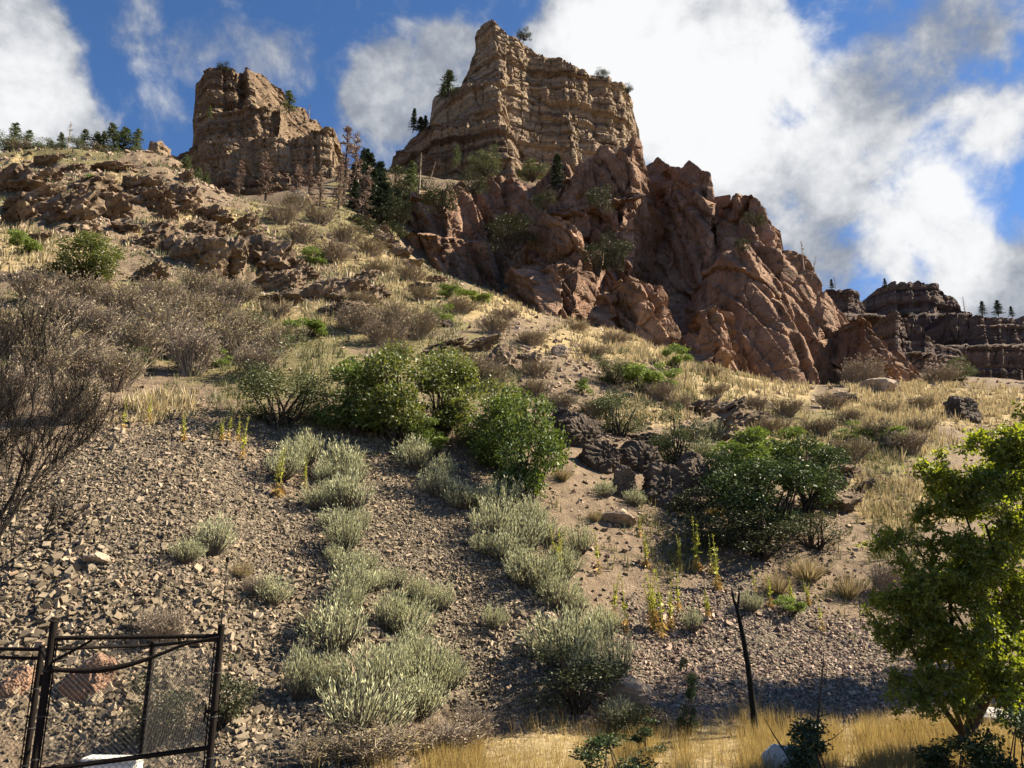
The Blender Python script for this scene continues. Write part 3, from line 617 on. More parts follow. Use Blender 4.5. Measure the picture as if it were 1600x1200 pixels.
def scree():
    r = np.random.default_rng(11)
    n = 385000; d = np.sqrt(r.uniform(12.8**2, 36**2, n)); u = r.uniform(-0.92, 0.92, n); x, y = u*d, d
    z = ground_z(x, y); px, py = project(x, y, z)
    w = zone(px, py, Z_SCREE)*(1-zone(px, py, [(1250,1190,560,45)]))
    gaps = zone(px, py, [(960,870,110,90),(1180,900,140,60),(500,1150,90,40),(1150,1010,60,30)])
    keep = r.uniform(0, 1, n) < np.clip(w*1.05 - 0.55*gaps, 0.0, 1)*np.where(px > 950, 0.75, 1.0)*np.where((px < -20) | (px > 1620), 0.35, 1.0)
    x, y, z, px, py = x[keep], y[keep], z[keep], px[keep], py[keep]; n = len(x)
    coarse = np.maximum(zone(px, py, [(180,1010,260,150),(500,1080,200,110),(870,1000,90,70),(60,900,120,160)]), 0.15)
    coarse = coarse*(0.7 + 0.9*sstep(-0.1, 0.5, fbm((x + 0.25*y)/1.1, y/9.0, 0, 3, 613))) + 0.35*sstep(0.15, 0.5, fbm((x + 0.25*y)/1.4, y/7.0, 0, 3, 617))
    size = 0.022 + 0.030*r.gamma(1.2, 0.6, n)*(0.55+0.85*coarse)
    size = np.minimum(size, 0.14)*np.where(px > 950, 0.9, 1.0)
    size = size*(0.85 + 0.012*np.clip(y-16, 0, 20))
    pos = np.stack([x, y, z + size*r.uniform(0.1, 0.55, n)], -1); rot = np.array(SLOPE_N)[None]@rotmats(n, r, 0.6)
    app = size/y*((px > 0) & (px < 1600) & (py < 1195) & (py > 640)); order = np.argsort(-app); big, rest = order[:300], order[300:]
    meshes = [make_mesh('scree_stone', V, F, False, [M_STONE]) for V, F in HULLS_BIG]
    for i, k in enumerate(big):
        o = link('scree_stone', meshes[i % 12], None, pos[k], Matrix(rot[k]).to_euler(), (size[k],)*3)
        tag(o, 'one of the largest angular grey-brown stones of the scree slope', 'stone', 'largest stones of the scree')
    red = px[rest] > 900
    a = rest[~red]; tag(link('scree', join_copies('scree', HULLS, pos[a], size[a], rot[a], M_STONE)), 'loose grey-brown angular stones covering the lower slope', 'scree', kind='stuff')
    a = rest[red]; tag(link('gravel', join_copies('gravel', HULLS, pos[a], size[a], rot[a], M_RED)), 'loose reddish stones on the bank behind the burnt trunk', 'gravel', kind='stuff')
    # rubble strewn thinly over the rest of the hillside
    n = 36000; d = np.exp(r.uniform(math.log(20), math.log(125), n)); u = r.uniform(-0.92, 0.92, n); x, y = u*d, d; z = ground_z(x, y); px, py = project(x, y, z)
    w = zone(px, py, Z_ROCKY)*0.9 + zone(px, py, [(880,580,60,50),(960,870,120,90),(1180,900,160,70),(1350,760,110,40),(1000,660,90,40),(800,540,80,30),(540,460,100,40),(1000,800,120,60)])*0.8 + 0.10
    keep = r.uniform(0, 1, n) < w; x, y, z = x[keep], y[keep], z[keep]; n = len(x)
    size = 0.0020*y*(0.5+np.minimum(r.gamma(1.3, 0.6, n), 1.7)); pos = np.stack([x, y, z+size*0.25], -1); rot = rotmats(n, r, 0.6)
    tag(link('rubble', join_copies('rubble', HULLS, pos, size, rot, M_RED)), 'loose brown rubble strewn over the upper hillside', 'rubble', kind='stuff')
scree()
# ------------------------------------------------------------------ plants
class QB:
    """collects quads (triangles have a repeated corner) for one mesh"""
    def __init__(s): s.V, s.F, s.n = [], [], 0
    def add(s, V, F):
        s.V.append(np.asarray(V, float).reshape(-1, 3)); s.F.append(np.asarray(F, int).reshape(-1, 4) + s.n); s.n += len(s.V[-1])
    def mesh(s, name, mat, smooth=False): return make_mesh(name, np.concatenate(s.V), np.concatenate(s.F), smooth, [mat])
def unit(v): return v/(np.linalg.norm(v, axis=-1, keepdims=True)+1e-9)
def leaves(qb, c, axis, ln, wd, r, side=None):
    """rhombic leaves at c (n,3), pointing along axis, length ln, width wd"""
    n = len(c); axis = unit(axis); q = r.normal(size=(n, 3)) if side is None else side
    b = unit(np.cross(axis, q)); ln = np.broadcast_to(ln, (n,))[:, None]; wd = np.broadcast_to(wd, (n,))[:, None]
    V = np.stack([c, c+axis*ln*0.5+b*wd*0.5, c+axis*ln, c+axis*ln*0.5-b*wd*0.5], 1)
    qb.add(V.reshape(-1, 3), np.arange(n*4).reshape(n, 4))
def ribbons(qb, p0, p1, w, r):
    """thin tapering twigs as narrow three-sided spikes: two crossed slivers"""
    n = len(p0); ax = unit(p1-p0); b = unit(np.cross(ax, r.normal(size=(n, 3)))); c = np.cross(ax, b); w = np.broadcast_to(w, (n,))[:, None]
    for q in (b, c):
        V = np.stack([p0-q*w*0.5, p0+q*w*0.5, p1+q*w*0.22, p1-q*w*0.22], 1); qb.add(V.reshape(-1, 3), np.arange(n*4).reshape(n, 4))
def tube(qb, pts, rad, sides=6):
    pts = np.asarray(pts, float); rad = np.asarray(rad, float); m = len(pts); t = unit(np.gradient(pts, axis=0))
    ref = np.array([0.31, 0.95, 0.05]) if abs(t[0, 1]) < 0.9 else np.array([1.0, 0, 0])
    b = unit(np.cross(t, ref)); c = np.cross(t, b); a = np.linspace(0, 2*np.pi, sides, endpoint=False)
    V = pts[:, None] + rad[:, None, None]*(np.cos(a)[None, :, None]*b[:, None] + np.sin(a)[None, :, None]*c[:, None])
    i = np.arange(m-1)[:, None]*sides; j = np.arange(sides)[None]; k = (j+1) % sides
    qb.add(V.reshape(-1, 3), np.stack([i+j, i+k, i+sides+k, i+sides+j], -1).reshape(-1, 4))
def limb(r, p, d, length, n=6, wob=0.18, up=0.0):
    pts = [np.array(p, float)]; d = unit(np.array(d, float))
    for k in range(n):
        d = unit(d + r.normal(0, wob, 3) + np.array([0, 0, up])); pts.append(pts[-1] + d*length/n)
    return np.array(pts)
def branch_tree(r, base, d, length, rad, depth, qb, tips, wob=0.15, up=0.06, kids=(2, 4), shrink=0.62, sides=6, spread=0.75, minr=0.003):
    pts = limb(r, base, d, length, 6, wob, up); rr = np.linspace(rad, max(rad*0.45, minr), len(pts)); tube(qb, pts, rr, max(3, sides))
    if depth == 0: tips.append((pts[-1], unit(pts[-1]-pts[-2]), pts)); return
    for k in range(r.integers(*kids)):
        i = r.integers(2, len(pts)); dd = unit(unit(pts[i]-pts[i-1]) + spread*r.normal(size=3)*np.array([1, 1, 0.7]))
        branch_tree(r, pts[i], dd, length*shrink*r.uniform(0.75, 1.2), rr[i]*0.62, depth-1, qb, tips, wob, up, kids, shrink, sides-1, spread, minr)
    branch_tree(r, pts[-1], pts[-1]-pts[-2], length*shrink, rr[-1], depth-1, qb, tips, wob, up, kids, shrink, sides-1, spread, minr)

M_SAGE = mat_leaf('sagebrush_leaf', [(0.15, (0.25, 0.25, 0.125)), (0.5, (0.47, 0.47, 0.26)), (0.9, (0.63, 0.635, 0.39))], 0.25, None, 1.5)
M_SAGESTEM = mat_bark('sagebrush_stem', (0.10, 0.085, 0.065), (0.19, 0.16, 0.125))
M_OAK = mat_leaf('oak_leaf', [(0.1, (0.035, 0.06, 0.014)), (0.5, (0.085, 0.13, 0.028)), (0.9, (0.17, 0.215, 0.05))], 0.35, (1.3, 1.25, 0.6), 1.0)
M_OAK2 = mat_leaf('yellowing_oak_leaf', [(0.1, (0.045, 0.062, 0.018)), (0.5, (0.095, 0.12, 0.034)), (0.9, (0.18, 0.20, 0.06))], 0.4, (1.3, 1.2, 0.6), 1.0)
M_OLIVE = mat_leaf('olive_shrub_leaf', [(0.1, (0.04, 0.05, 0.018)), (0.5, (0.085, 0.10, 0.035)), (0.9, (0.14, 0.155, 0.06))], 0.3, None, 1.0)
M_LIMEG = mat_leaf('bright_green_leaf', [(0.1, (0.07, 0.11, 0.02)), (0.5, (0.14, 0.20, 0.035)), (0.9, (0.24, 0.29, 0.06))], 0.4, None, 1.0)
M_WILLOW = mat_leaf('locust_leaf', [(0.1, (0.075, 0.105, 0.016)), (0.5, (0.145, 0.185, 0.026)), (0.9, (0.25, 0.28, 0.042))], 0.6, (1.6, 1.5, 0.5), 0.9)
M_DEADLEAF = mat_leaf('dead_leaf', [(0.1, (0.18, 0.135, 0.095)), (0.5, (0.28, 0.22, 0.155)), (0.9, (0.37, 0.30, 0.22))], 0.25, None, 0.7)
M_TWIG = mat_bark('grey_twig', (0.21, 0.168, 0.128), (0.42, 0.345, 0.265))
M_BARK = mat_bark('dark_bark', (0.025, 0.02, 0.016), (0.075, 0.06, 0.048))
M_BURNT = mat_bark('charred_wood', (0.006, 0.006, 0.006), (0.022, 0.02, 0.018), 20)
M_PINE = mat_leaf('pine_needle', [(0.1, (0.045, 0.06, 0.022)), (0.5, (0.095, 0.12, 0.042)), (0.9, (0.16, 0.185, 0.065))], 0.25, None, 0.5)
M_FIR = mat_leaf('dark_fir_needle', [(0.1, (0.010, 0.018, 0.010)), (0.5, (0.024, 0.038, 0.018)), (0.9, (0.045, 0.06, 0.028))], 0.2, None, 0.5)
M_DEADPINE = mat_leaf('dead_pine_needle', [(0.1, (0.13, 0.085, 0.062)), (0.5, (0.22, 0.15, 0.115)), (0.9, (0.30, 0.22, 0.17))], 0.2, None, 0.5)
M_MULL = mat_leaf('mullein_leaf', [(0.1, (0.18, 0.20, 0.03)), (0.5, (0.33, 0.34, 0.045)), (0.9, (0.50, 0.46, 0.07))], 0.4, None, 3.0)
M_MULLDRY = mat_leaf('dry_mullein_leaf', [(0.1, (0.24, 0.13, 0.04)), (0.5, (0.40, 0.24, 0.07)), (0.9, (0.50, 0.35, 0.11))], 0.35, None, 3.0)
M_STRAW = mat_leaf('dry_grass_blade', [(0.1, (0.20, 0.15, 0.072)), (0.5, (0.33, 0.26, 0.135)), (0.9, (0.48, 0.39, 0.22))], 0.35, None, 0.6)
M_GOLD = mat_leaf('golden_grass_blade', [(0.1, (0.21, 0.14, 0.04)), (0.5, (0.37, 0.265, 0.09)), (0.9, (0.54, 0.42, 0.17))], 0.4, None, 0.6)

def v_sage(seed, plumes=120, dens=20):
    r = np.random.default_rng(seed); lf, st = QB(), QB()
    a = r.uniform(0, 2*np.pi, plumes); sp = np.sqrt(r.uniform(0, 1, plumes))
    h = r.uniform(0.55, 1.0, plumes)*(1-0.45*sp**2)
    p0 = np.stack([np.cos(a)*sp*0.12, np.sin(a)*sp*0.12, np.full(plumes, -0.05)], -1)
    p1 = np.stack([np.cos(a)*sp*0.40, np.sin(a)*sp*0.40, h*0.5], -1) + r.normal(0, 0.02, (plumes, 3))
    p2 = p1 + np.stack([np.cos(a)*sp*0.13, np.sin(a)*sp*0.13, h*0.42+0.06], -1) + r.normal(0, 0.035, (plumes, 3))
    ribbons(st, p0, p1, 0.03, r); ribbons(st, p1, p2, 0.014, r)
    for k in range(dens):
        t = r.uniform(0.0, 1.0, plumes)[:, None]
        lo = r.uniform(0, 1, plumes)[:, None] < 0.25
        c = np.where(lo, p0 + (p1-p0)*(0.45+0.55*t), p1+(p2-p1)*t) + r.normal(0, 0.022, (plumes, 3))
        ax = unit(p2-p1) + r.normal(0, 0.25, (plumes, 3)); leaves(lf, c, ax, r.uniform(0.05, 0.12, plumes), r.uniform(0.009, 0.017, plumes), r)
    return [('foliage', lf.mesh('sage_foliage', M_SAGE)), ('stems', st.mesh('sage_stems', M_SAGESTEM))]
def v_crown(seed, mat, n_leaf, lsize, trunks=3, flat=0.75, lobes=16, rx=0.5, bark=None, trunk_h=0.35, hollow=0.45, names=('crown', 'trunk')):
    """leafy bush or small tree, about 1 wide and 1 tall: leaf sprays in lobes, limbs inside"""
    r = np.random.default_rng(seed); lf, st = QB(), QB()
    C = unit(r.normal(size=(lobes, 3)))*r.uniform(0.25, 1.0, (lobes, 1))**0.5
    C = C*np.array([rx*0.80, rx*0.72, flat*0.50]) + np.array([0, 0, 0.50]); C[:, 2] += 0.10*r.normal(size=lobes); R = r.uniform(0.05, 0.145, lobes)
    wt = R**2*r.uniform(0.5, 1.5, lobes); which = r.choice(lobes, n_leaf, p=wt/wt.sum()); q = unit(r.normal(size=(n_leaf, 3)))
    rad = R[which]*np.where(r.uniform(0, 1, n_leaf) < 0.15, 1+0.45*r.uniform(0, 1, n_leaf), hollow+(1-hollow)*r.uniform(0, 1, n_leaf)**0.5)
    sub = 0.35*fbm(q[:, 0]*3+which, q[:, 1]*3, q[:, 2]*3, 2, seed)+1
    c = C[which] + q*(rad*sub*1.2)[:, None]*np.array([1.15, 1.15, 0.8]); c[:, 2] = np.maximum(c[:, 2], 0.04+0.2*r.uniform(0, 1, n_leaf)**2)
    ax = q*0.6 + r.normal(0, 0.7, (n_leaf, 3)) + np.array([0, 0, -0.1]); leaves(lf, c, ax, lsize*r.uniform(0.7, 1.3, n_leaf), lsize*0.62*r.uniform(0.7, 1.2, n_leaf), r)
    for k in range(trunks):
        a = r.uniform(0, 6.28); b = np.array([math.cos(a)*0.06, math.sin(a)*0.06, -0.06])
        for i in r.choice(lobes, max(2, lobes//trunks), replace=False):
            m = b + (C[i]-b)*0.45 + r.normal(0, 0.03, 3); m[2] = max(m[2], 0.15)
            tube(st, [b, b*0.6+m*0.4+r.normal(0, 0.02, 3)*[1, 1, 0], m, C[i]], [0.020, 0.015, 0.010, 0.004], 5)
    return [(names[0], lf.mesh('leaf_crown', mat)), (names[1], st.mesh('limbs', bark or M_BARK))]
def v_scrub(seed, n=60, leafn=900, mat=None):
    r = np.random.default_rng(seed); tw, lf = QB(), QB(); ends = []
    a = r.uniform(0, 6.28, n); sp = np.sqrt(r.uniform(0, 1, n)); p0 = np.stack([np.cos(a)*sp*0.15, np.sin(a)*sp*0.15, 0*a-0.05], -1)
    p1 = np.stack([np.cos(a)*sp*0.42, np.sin(a)*sp*0.42, r.uniform(0.3, 0.62, n)], -1); ribbons(tw, p0, p1, 0.022, r)
    for g in range(6):
        t = r.uniform(0.35, 1, n)[:, None]; s = p0+(p1-p0)*t; e = s + unit(unit(p1-p0)+r.normal(0, 0.55, (n, 3))+[0, 0, 0.25])*r.uniform(0.15, 0.36, n)[:, None]
        ribbons(tw, s, e, 0.011, r); ends.append((s, e))
        for g2 in range(2):
            t = r.uniform(0.3, 1, n)[:, None]; s2 = s+(e-s)*t; e2 = s2 + unit(unit(e-s)+r.normal(0, 0.6, (n, 3)))*r.uniform(0.06, 0.16, n)[:, None]; ribbons(tw, s2, e2, 0.007, r); ends.append((s2, e2))
    S = np.concatenate([q[0] for q in ends]); E = np.concatenate([q[1] for q in ends]); i = r.integers(0, len(S), leafn)
    c = S[i]+(E[i]-S[i])*r.uniform(0.3, 1.05, leafn)[:, None]; leaves(lf, c, r.normal(size=(leafn, 3)), 0.036*r.uniform(0.6, 1.3, leafn), 0.02, r)
    return [('twigs', tw.mesh('scrub_twigs', M_TWIG)), ('dry_leaves', lf.mesh('scrub_leaves', mat or M_DEADLEAF))]
def v_conifer(seed, mat, dens=1.0, rad=0.17, bare=0.12, droop=-0.25, bark=None):
    r = np.random.default_rng(seed); nd, tr = QB(), QB(); lean = r.normal(0, 0.012, 2)
    tube(tr, [(0, 0, -0.04), (lean[0], lean[1], 0.5), (lean[0]*2, lean[1]*2, 1.0)], [0.016, 0.011, 0.002], 6)
    z = np.sort(r.uniform(bare, 0.99, int(120*max(dens, .5)))); a = r.uniform(0, 6.28, len(z)); L = rad*((1-z)**0.75*1.05+0.05)*r.uniform(0.45, 1.15, len(z))
    p0 = np.stack([lean[0]*2*z, lean[1]*2*z, z], -1); d = np.stack([np.cos(a), np.sin(a), droop+0.5*z+r.normal(0, 0.12, len(z))], -1); p1 = p0+unit(d)*L[:, None]
    ribbons(tr, p0, p1, 0.006, r); m = int(26*dens)
    for k in range(m):
        t = r.uniform(0.15, 1.08, len(z))[:, None]; c = p0+(p1-p0)*t + r.normal(0, 0.007, (len(z), 3))
        leaves(nd, c, unit(d)+r.normal(0, 0.7, (len(z), 3)), r.uniform(0.022, 0.045, len(z)), 0.011, r)
    return [('crown', nd.mesh('needles', mat)), ('trunk', tr.mesh('conifer_trunk', bark or M_BARK))]
def v_snag(seed, dens=50):
    r = np.random.default_rng(seed); tr = QB(); lean = r.normal(0, 0.02, 2)
    tube(tr, [(0, 0, -0.04), (lean[0], lean[1], 0.5), (lean[0]*2, lean[1]*2, 1.0)], [0.014, 0.010, 0.002], 6); bq = QB()
    z = r.uniform(0.25, 0.98, dens); a = r.uniform(0, 6.28, dens); p0 = np.stack([lean[0]*2*z, lean[1]*2*z, z], -1)
    p1 = p0 + np.stack([np.cos(a), np.sin(a), r.uniform(-0.3, 0.4, dens)], -1)*(0.13*(1.1-z)*r.uniform(0.4, 1.2, dens))[:, None]; ribbons(bq, p0, p1, 0.006, r)
    for k in range(3):
        t = r.uniform(0.3, 1, dens)[:, None]; s = p0+(p1-p0)*t; ribbons(bq, s, s+r.normal(0, 0.02, (dens, 3)), 0.003, r)
    return [('trunk', tr.mesh('snag_trunk', M_TWIG)), ('branches', bq.mesh('snag_branches', M_TWIG))]
def v_mullein(seed, stalks=3):
    r = np.random.default_rng(seed); st, lf, dr = QB(), QB(), QB()
    for k in range(stalks):
        x, y = r.normal(0, 0.10, 2) if k else (0, 0); h = r.uniform(0.65, 1.0) if k else 1.0; lx, ly = r.normal(0, 0.11, 2)
        tube(st, [(x, y, -0.05), (x+lx*0.25, y+ly*0.25, h*0.5), (x+lx, y+ly, h)], [0.012, 0.010, 0.004], 5); n = 60
        t = np.sort(r.uniform(0.03, 1.0, n)); a = np.arange(n)*2.4+r.uniform(0, 6); c = np.stack([x+lx*t*t, y+ly*t*t, t*h], -1)
        L = np.where(t < 0.75, 0.17*(1.05-t), 0.045)*r.uniform(0.7, 1.2, n); ax = np.stack([np.cos(a), np.sin(a), np.where(t < 0.35, -0.7, 0.5)+r.normal(0, 0.3, n)], -1)
        lo = t < 0.33; up = np.array([0, 0, 1.0])
        leaves(dr, c[lo], ax[lo], L[lo], L[lo]*0.32, r); leaves(lf, c[~lo], ax[~lo], L[~lo], L[~lo]*0.45, r)
    return [('stem', st.mesh('mullein_stem', M_MULL)), ('leaves', lf.mesh('mullein_leaves', M_MULL)), ('withered_leaves', dr.mesh('mullein_dry', M_MULLDRY))]
def v_tuft(seed, n=260, mat=None):
    r = np.random.default_rng(seed); q = QB(); a = r.uniform(0, 6.28, n); s = np.sqrt(r.uniform(0, 1, n)); p0 = np.stack([np.cos(a)*s*0.12, np.sin(a)*s*0.12, 0*a-0.03], -1)
    p1 = p0+np.stack([np.cos(a)*s*0.38, np.sin(a)*s*0.38, r.uniform(0.4, 1, n)*(1-0.4*s)], -1)+r.normal(0, 0.05, (n, 3)); ribbons(q, p0, p1, 0.014, r)
    return [('blades', q.mesh('tuft_blades', mat or M_STRAW))]
def plant(name, parts, pos, sx, sz, label, cat, group=None, rz=None, tilt=None, sy=None):
    e = empty(name, pos, random.uniform(0, 6.28) if rz is None else rz, (sx, sy or sx, sz))
    if tilt: e.rotation_euler = (tilt[0], tilt[1], e.rotation_euler[2])
    tag(e, label, cat, group)
    for nm, me in parts: link(nm, me, e)
    return e
def single(name, parts, pos, sx, sz, label, cat, group=None, rz=None):
    """a plant of one mesh"""
    o = link(name, parts[0][1], None, pos, (0, 0, random.uniform(0, 6.28) if rz is None else rz), (sx, sx, sz)); return tag(o, label, cat, group)

# ---- sagebrush: (x, y of the foot, width, height in photograph pixels)
SAGE = [v_sage(600+i, (120, 80, 140, 95, 70, 110)[i], (20, 22, 16, 15, 24, 18)[i]) for i in range(6)]
SAGES = {
 'grey-green sagebrush in the left column running down the scree, {} from its top': [(478,728,62,54),(440,752,70,58),(535,745,64,50),(492,795,52,38),(548,800,74,58),(545,760,56,44),(522,828,50,34),(536,862,64,54),(572,898,50,36),(550,942,76,60),(620,920,40,40),(505,758,40,40),(528,785,50,40),(560,830,40,36),(540,900,50,40),(590,925,46,40),(520,880,36,30),(460,735,50,44)],
 'grey-green sagebrush in the dense lower patch of the scree, {} from its top': [(524,1022,116,78),(605,985,60,60),(632,1000,94,72),(655,945,42,46),(692,955,42,42),(646,1050,66,62),(466,1092,64,80),(520,1080,56,66),(586,1090,104,84),(668,1092,96,76),(560,1156,150,100),(655,1125,86,64),(540,968,56,54),(500,1095,50,56),(700,1075,50,60),(610,1062,60,60)],
 'grey-green sagebrush in the right column beside the oaks, {} from its top': [(650,735,70,46),(690,752,50,40),(680,775,60,42),(724,796,60,44),(790,800,76,52),(770,845,80,64),(812,862,84,70),(852,850,60,46),(790,880,70,50),(832,918,84,64),(868,950,70,54),(900,965,48,44),(880,905,60,54),(640,722,40,30),(705,785,50,40),(750,800,50,40),(760,870,50,40),(812,905,60,50),(850,935,50,44),(825,830,60,50)],
 'grey-green sagebrush in the low clump above the shaded hollow, {} from its top': [(945,998,60,52),(880,1040,116,76),(955,1062,92,76),(910,1010,70,56),(915,1062,80,60)],
 'lone grey-green sagebrush on the left scree, {} from its top': [(332,866,62,56),(290,882,54,36),(425,944,62,48)],
 'lone grey-green sagebrush on the bare right-hand bank, {} from its top': [(905,866,56,50),(946,778,42,30),(990,790,36,28),(1085,985,40,40),(1172,957,36,36),(770,985,50,40),(1115,690,40,34),(1105,720,46,36),(1180,790,60,40),(970,1140,60,44)],
}
k = 0
for lab, lst in SAGES.items():
    for i, (x, y, w, h) in enumerate(sorted(lst, key=lambda q: q[1])):
        p = place(x, y); s = pxsize(p, w); plant('sagebrush', SAGE[k % 6], p, s*random.uniform(0.92, 1.12), pxsize(p, h)*random.uniform(1.05, 1.3), lab.format(ORD[i+1]), 'sagebrush', 'sagebrush on the scree', None, (random.uniform(-0.16, 0.1), random.uniform(-0.16, 0.16))); k += 1
# ---- yellow-green mullein stalks
MULL = [v_mullein(640+i, 1+i % 4) for i in range(6)]
MULLS = {
 'yellow-green mullein stalk on the upper left scree, {} from the left': [(436,778,64),(476,765,40),(378,720,56),(356,690,44),(192,675,44),(232,660,36),(286,690,40),(372,690,34),(345,690,30)],
 'yellow-green mullein stalk beside the right-hand sagebrush, {} from the left': [(871,908,68),(936,900,56),(960,975,60),(978,990,70),(1000,842,30)],
 'yellow-green mullein stalk left of the burnt trunk, {} from the left': [(1012,890,46),(1020,985,72),(1036,1000,84),(1060,960,56),(1064,890,44),(1088,892,66),(1112,900,50),(1122,925,70),(1105,968,36),(1048,985,60)],
 'yellow-green mullein stalk right of the burnt trunk, {} from the left': [(1206,950,44),(1240,955,40),(1286,990,44),(1180,930,34),(1262,945,30)],
}
k = 0
for lab, lst in MULLS.items():
    for i, (x, y, h) in enumerate(sorted(lst)):
        p = place(x, y); s = pxsize(p, h)*1.25; plant('mullein', MULL[k % 6], p, s*0.9, s, lab.format(ORD[i+1]), 'weed', 'yellow mullein stalks'); k += 1
# ---- dry grass clumps
TUFT = [v_tuft(660), v_tuft(661), v_tuft(662, 260, M_GOLD)]
for (x, y, w, h, lab) in [(1216,930,56,40,'round pale dry grass clump on the bank right of the burnt trunk'),(1262,908,80,44,'wide pale dry grass clump below the big dark bush'),
   (1325,935,56,50,'yellowish dry grass clump near the leafy tree'),(378,905,40,34,'rust-tinted dry grass clump among the left scree'),(1120,808,40,24,'small straw clump in the shade of the dark bush'),
   (930,815,30,24,'small yellow grass clump left of the lone pale boulder'),(880,752,36,30,'straw clump at the foot of the right-hand oak')]:
    p = place(x, y); single('grass_clump', TUFT[len(lab) % 3], p, pxsize(p, w), pxsize(p, h)*1.1, lab, 'grass clump')
# ---- oaks and green bushes
OAKV = [v_crown(680+i, M_OAK if i % 2 else M_OAK2, 8000, 0.036, 3, 1.0, 24) for i in range(5)]
OAKD = [v_crown(685+i, mat_leaf('shaded_oak_leaf', [(0.1, (0.016, 0.03, 0.008)), (0.5, (0.04, 0.066, 0.016)), (0.9, (0.085, 0.115, 0.03))], 0.25), 7000, 0.034, 3, 1.0, 26) for i in range(2)]  # oak leaf colour darkened to stand for the shade over the big bush
OLV = [v_crown(690+i, M_OLIVE, 8000, 0.026, 4, 0.95, 26, 0.5, None, 0.3, 0.3) for i in range(3)]
DKV = [v_crown(694+i, mat_leaf('shaded_olive_leaf', [(0.1, (0.018, 0.022, 0.009)), (0.5, (0.04, 0.046, 0.017)), (0.9, (0.075, 0.08, 0.03))], 0.2), 3500, 0.035, 4, 0.95, 22, 0.5, None, 0.3, 0.3) for i in range(3)]  # olive leaf darkened: shade of crag wall, gully and slope foot in its colour
LIMV = [v_crown(697+i, M_LIMEG, 3500, 0.05, 3, 0.8, 12) for i in range(3)]
def bush(name, var, x, y, w, h, lab, cat, group=None):
    p = place(x, y); return plant(name, var, p, pxsize(p, w)*1.12, pxsize(p, h)*1.02, lab, cat, group)
for (v, x, y, w, h, lab) in [
  (OLV[0],440,668,170,122,'dull green rounded oak at the left end of the oak thicket'), (OAKV[1],560,678,140,132,'dark green oak second from the left in the oak thicket'),
  (OAKV[0],615,692,150,148,'bright green oak with a visible thin trunk in the middle of the thicket'), (OAKV[2],690,680,120,128,'yellow-green oak right of the one with the visible trunk'),
  (OAKV[3],655,705,70,52,'low green oak sucker at the foot of the thicket'), (OAKV[4],755,708,130,110,'green oak between the thicket and the tallest right-hand one'),
  (OAKV[1],822,785,130,182,'tall glossy green oak at the right end of the thicket'), (OAKV[3],790,740,120,120,'shaded green oak behind the tall right-hand one'),
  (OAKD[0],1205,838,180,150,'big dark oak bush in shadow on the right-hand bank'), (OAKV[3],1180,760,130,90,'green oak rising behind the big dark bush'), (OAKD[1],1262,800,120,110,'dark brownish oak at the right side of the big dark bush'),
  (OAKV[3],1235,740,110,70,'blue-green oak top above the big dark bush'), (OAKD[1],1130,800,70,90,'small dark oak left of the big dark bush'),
  (OLV[1],968,682,104,78,'olive shrub above the dark outcrop'), (OLV[2],1058,728,92,86,'neat rounded olive shrub on the dark outcrop'),
  (OAKV[0],134,442,110,74,'lone bright green oak bush on the left slope among outcrops')]:
    bush('oak', v, x, y, w, h, lab, 'oak', 'oaks and shrubs on the slope')
for (x, y, w, h, lab) in [(960,600,70,50,'bright green bush on the grassy slope above the olive shrubs'),(1056,580,46,44,'bright green bush under the granite crag foot'),(1000,612,80,44,'yellow-green bush between two bright bushes on the grassy slope'),
   (910,618,30,24,'small bright green bush at the edge of the rubble'),(1040,606,50,34,'low green bush right of the yellow-green one below the crag'),(700,468,46,22,'low green bush on the grassy crest'),(740,474,56,20,'low light green patch bush further along the grassy crest'),
   (490,414,50,24,'green bush on the slope left of the gully'),(215,585,60,40,'dark green bush at the lower edge of the dry scrub'),(335,575,50,36,'green bush in the middle of the dry scrub'),(275,470,36,24,'lime green bush below the left outcrops'),
   (480,530,70,36,'lime green bush at the upper end of the oak thicket'),(690,505,50,26,'green bush among grey scrub above the ledges'),(1395,700,70,30,'green bush in the hollow of the right-hand meadow'),(1330,690,60,26,'lime bush in the hollow under the slab'),
   (140,295,36,20,'small green bush among the high left outcrops'),(1235,965,50,34,'lime green weed bush right of the burnt trunk'),(680,715,60,34,'yellowing bush under the oak thicket'),(1190,480,44,26,'olive bush clinging to the big granite slab'),
   (30,400,60,40,'pale green bush at the left edge below the outcrops'),(400,520,60,30,'olive green bush in the upper dry scrub'),(1500,600,50,40,'dark bush below the far cliffs')]:
    bush('shrub', LIMV[len(lab) % 3] if 'olive' not in lab and 'dark' not in lab else OLV[len(lab) % 3], x, y, w, h, lab, 'shrub', 'small green shrubs')
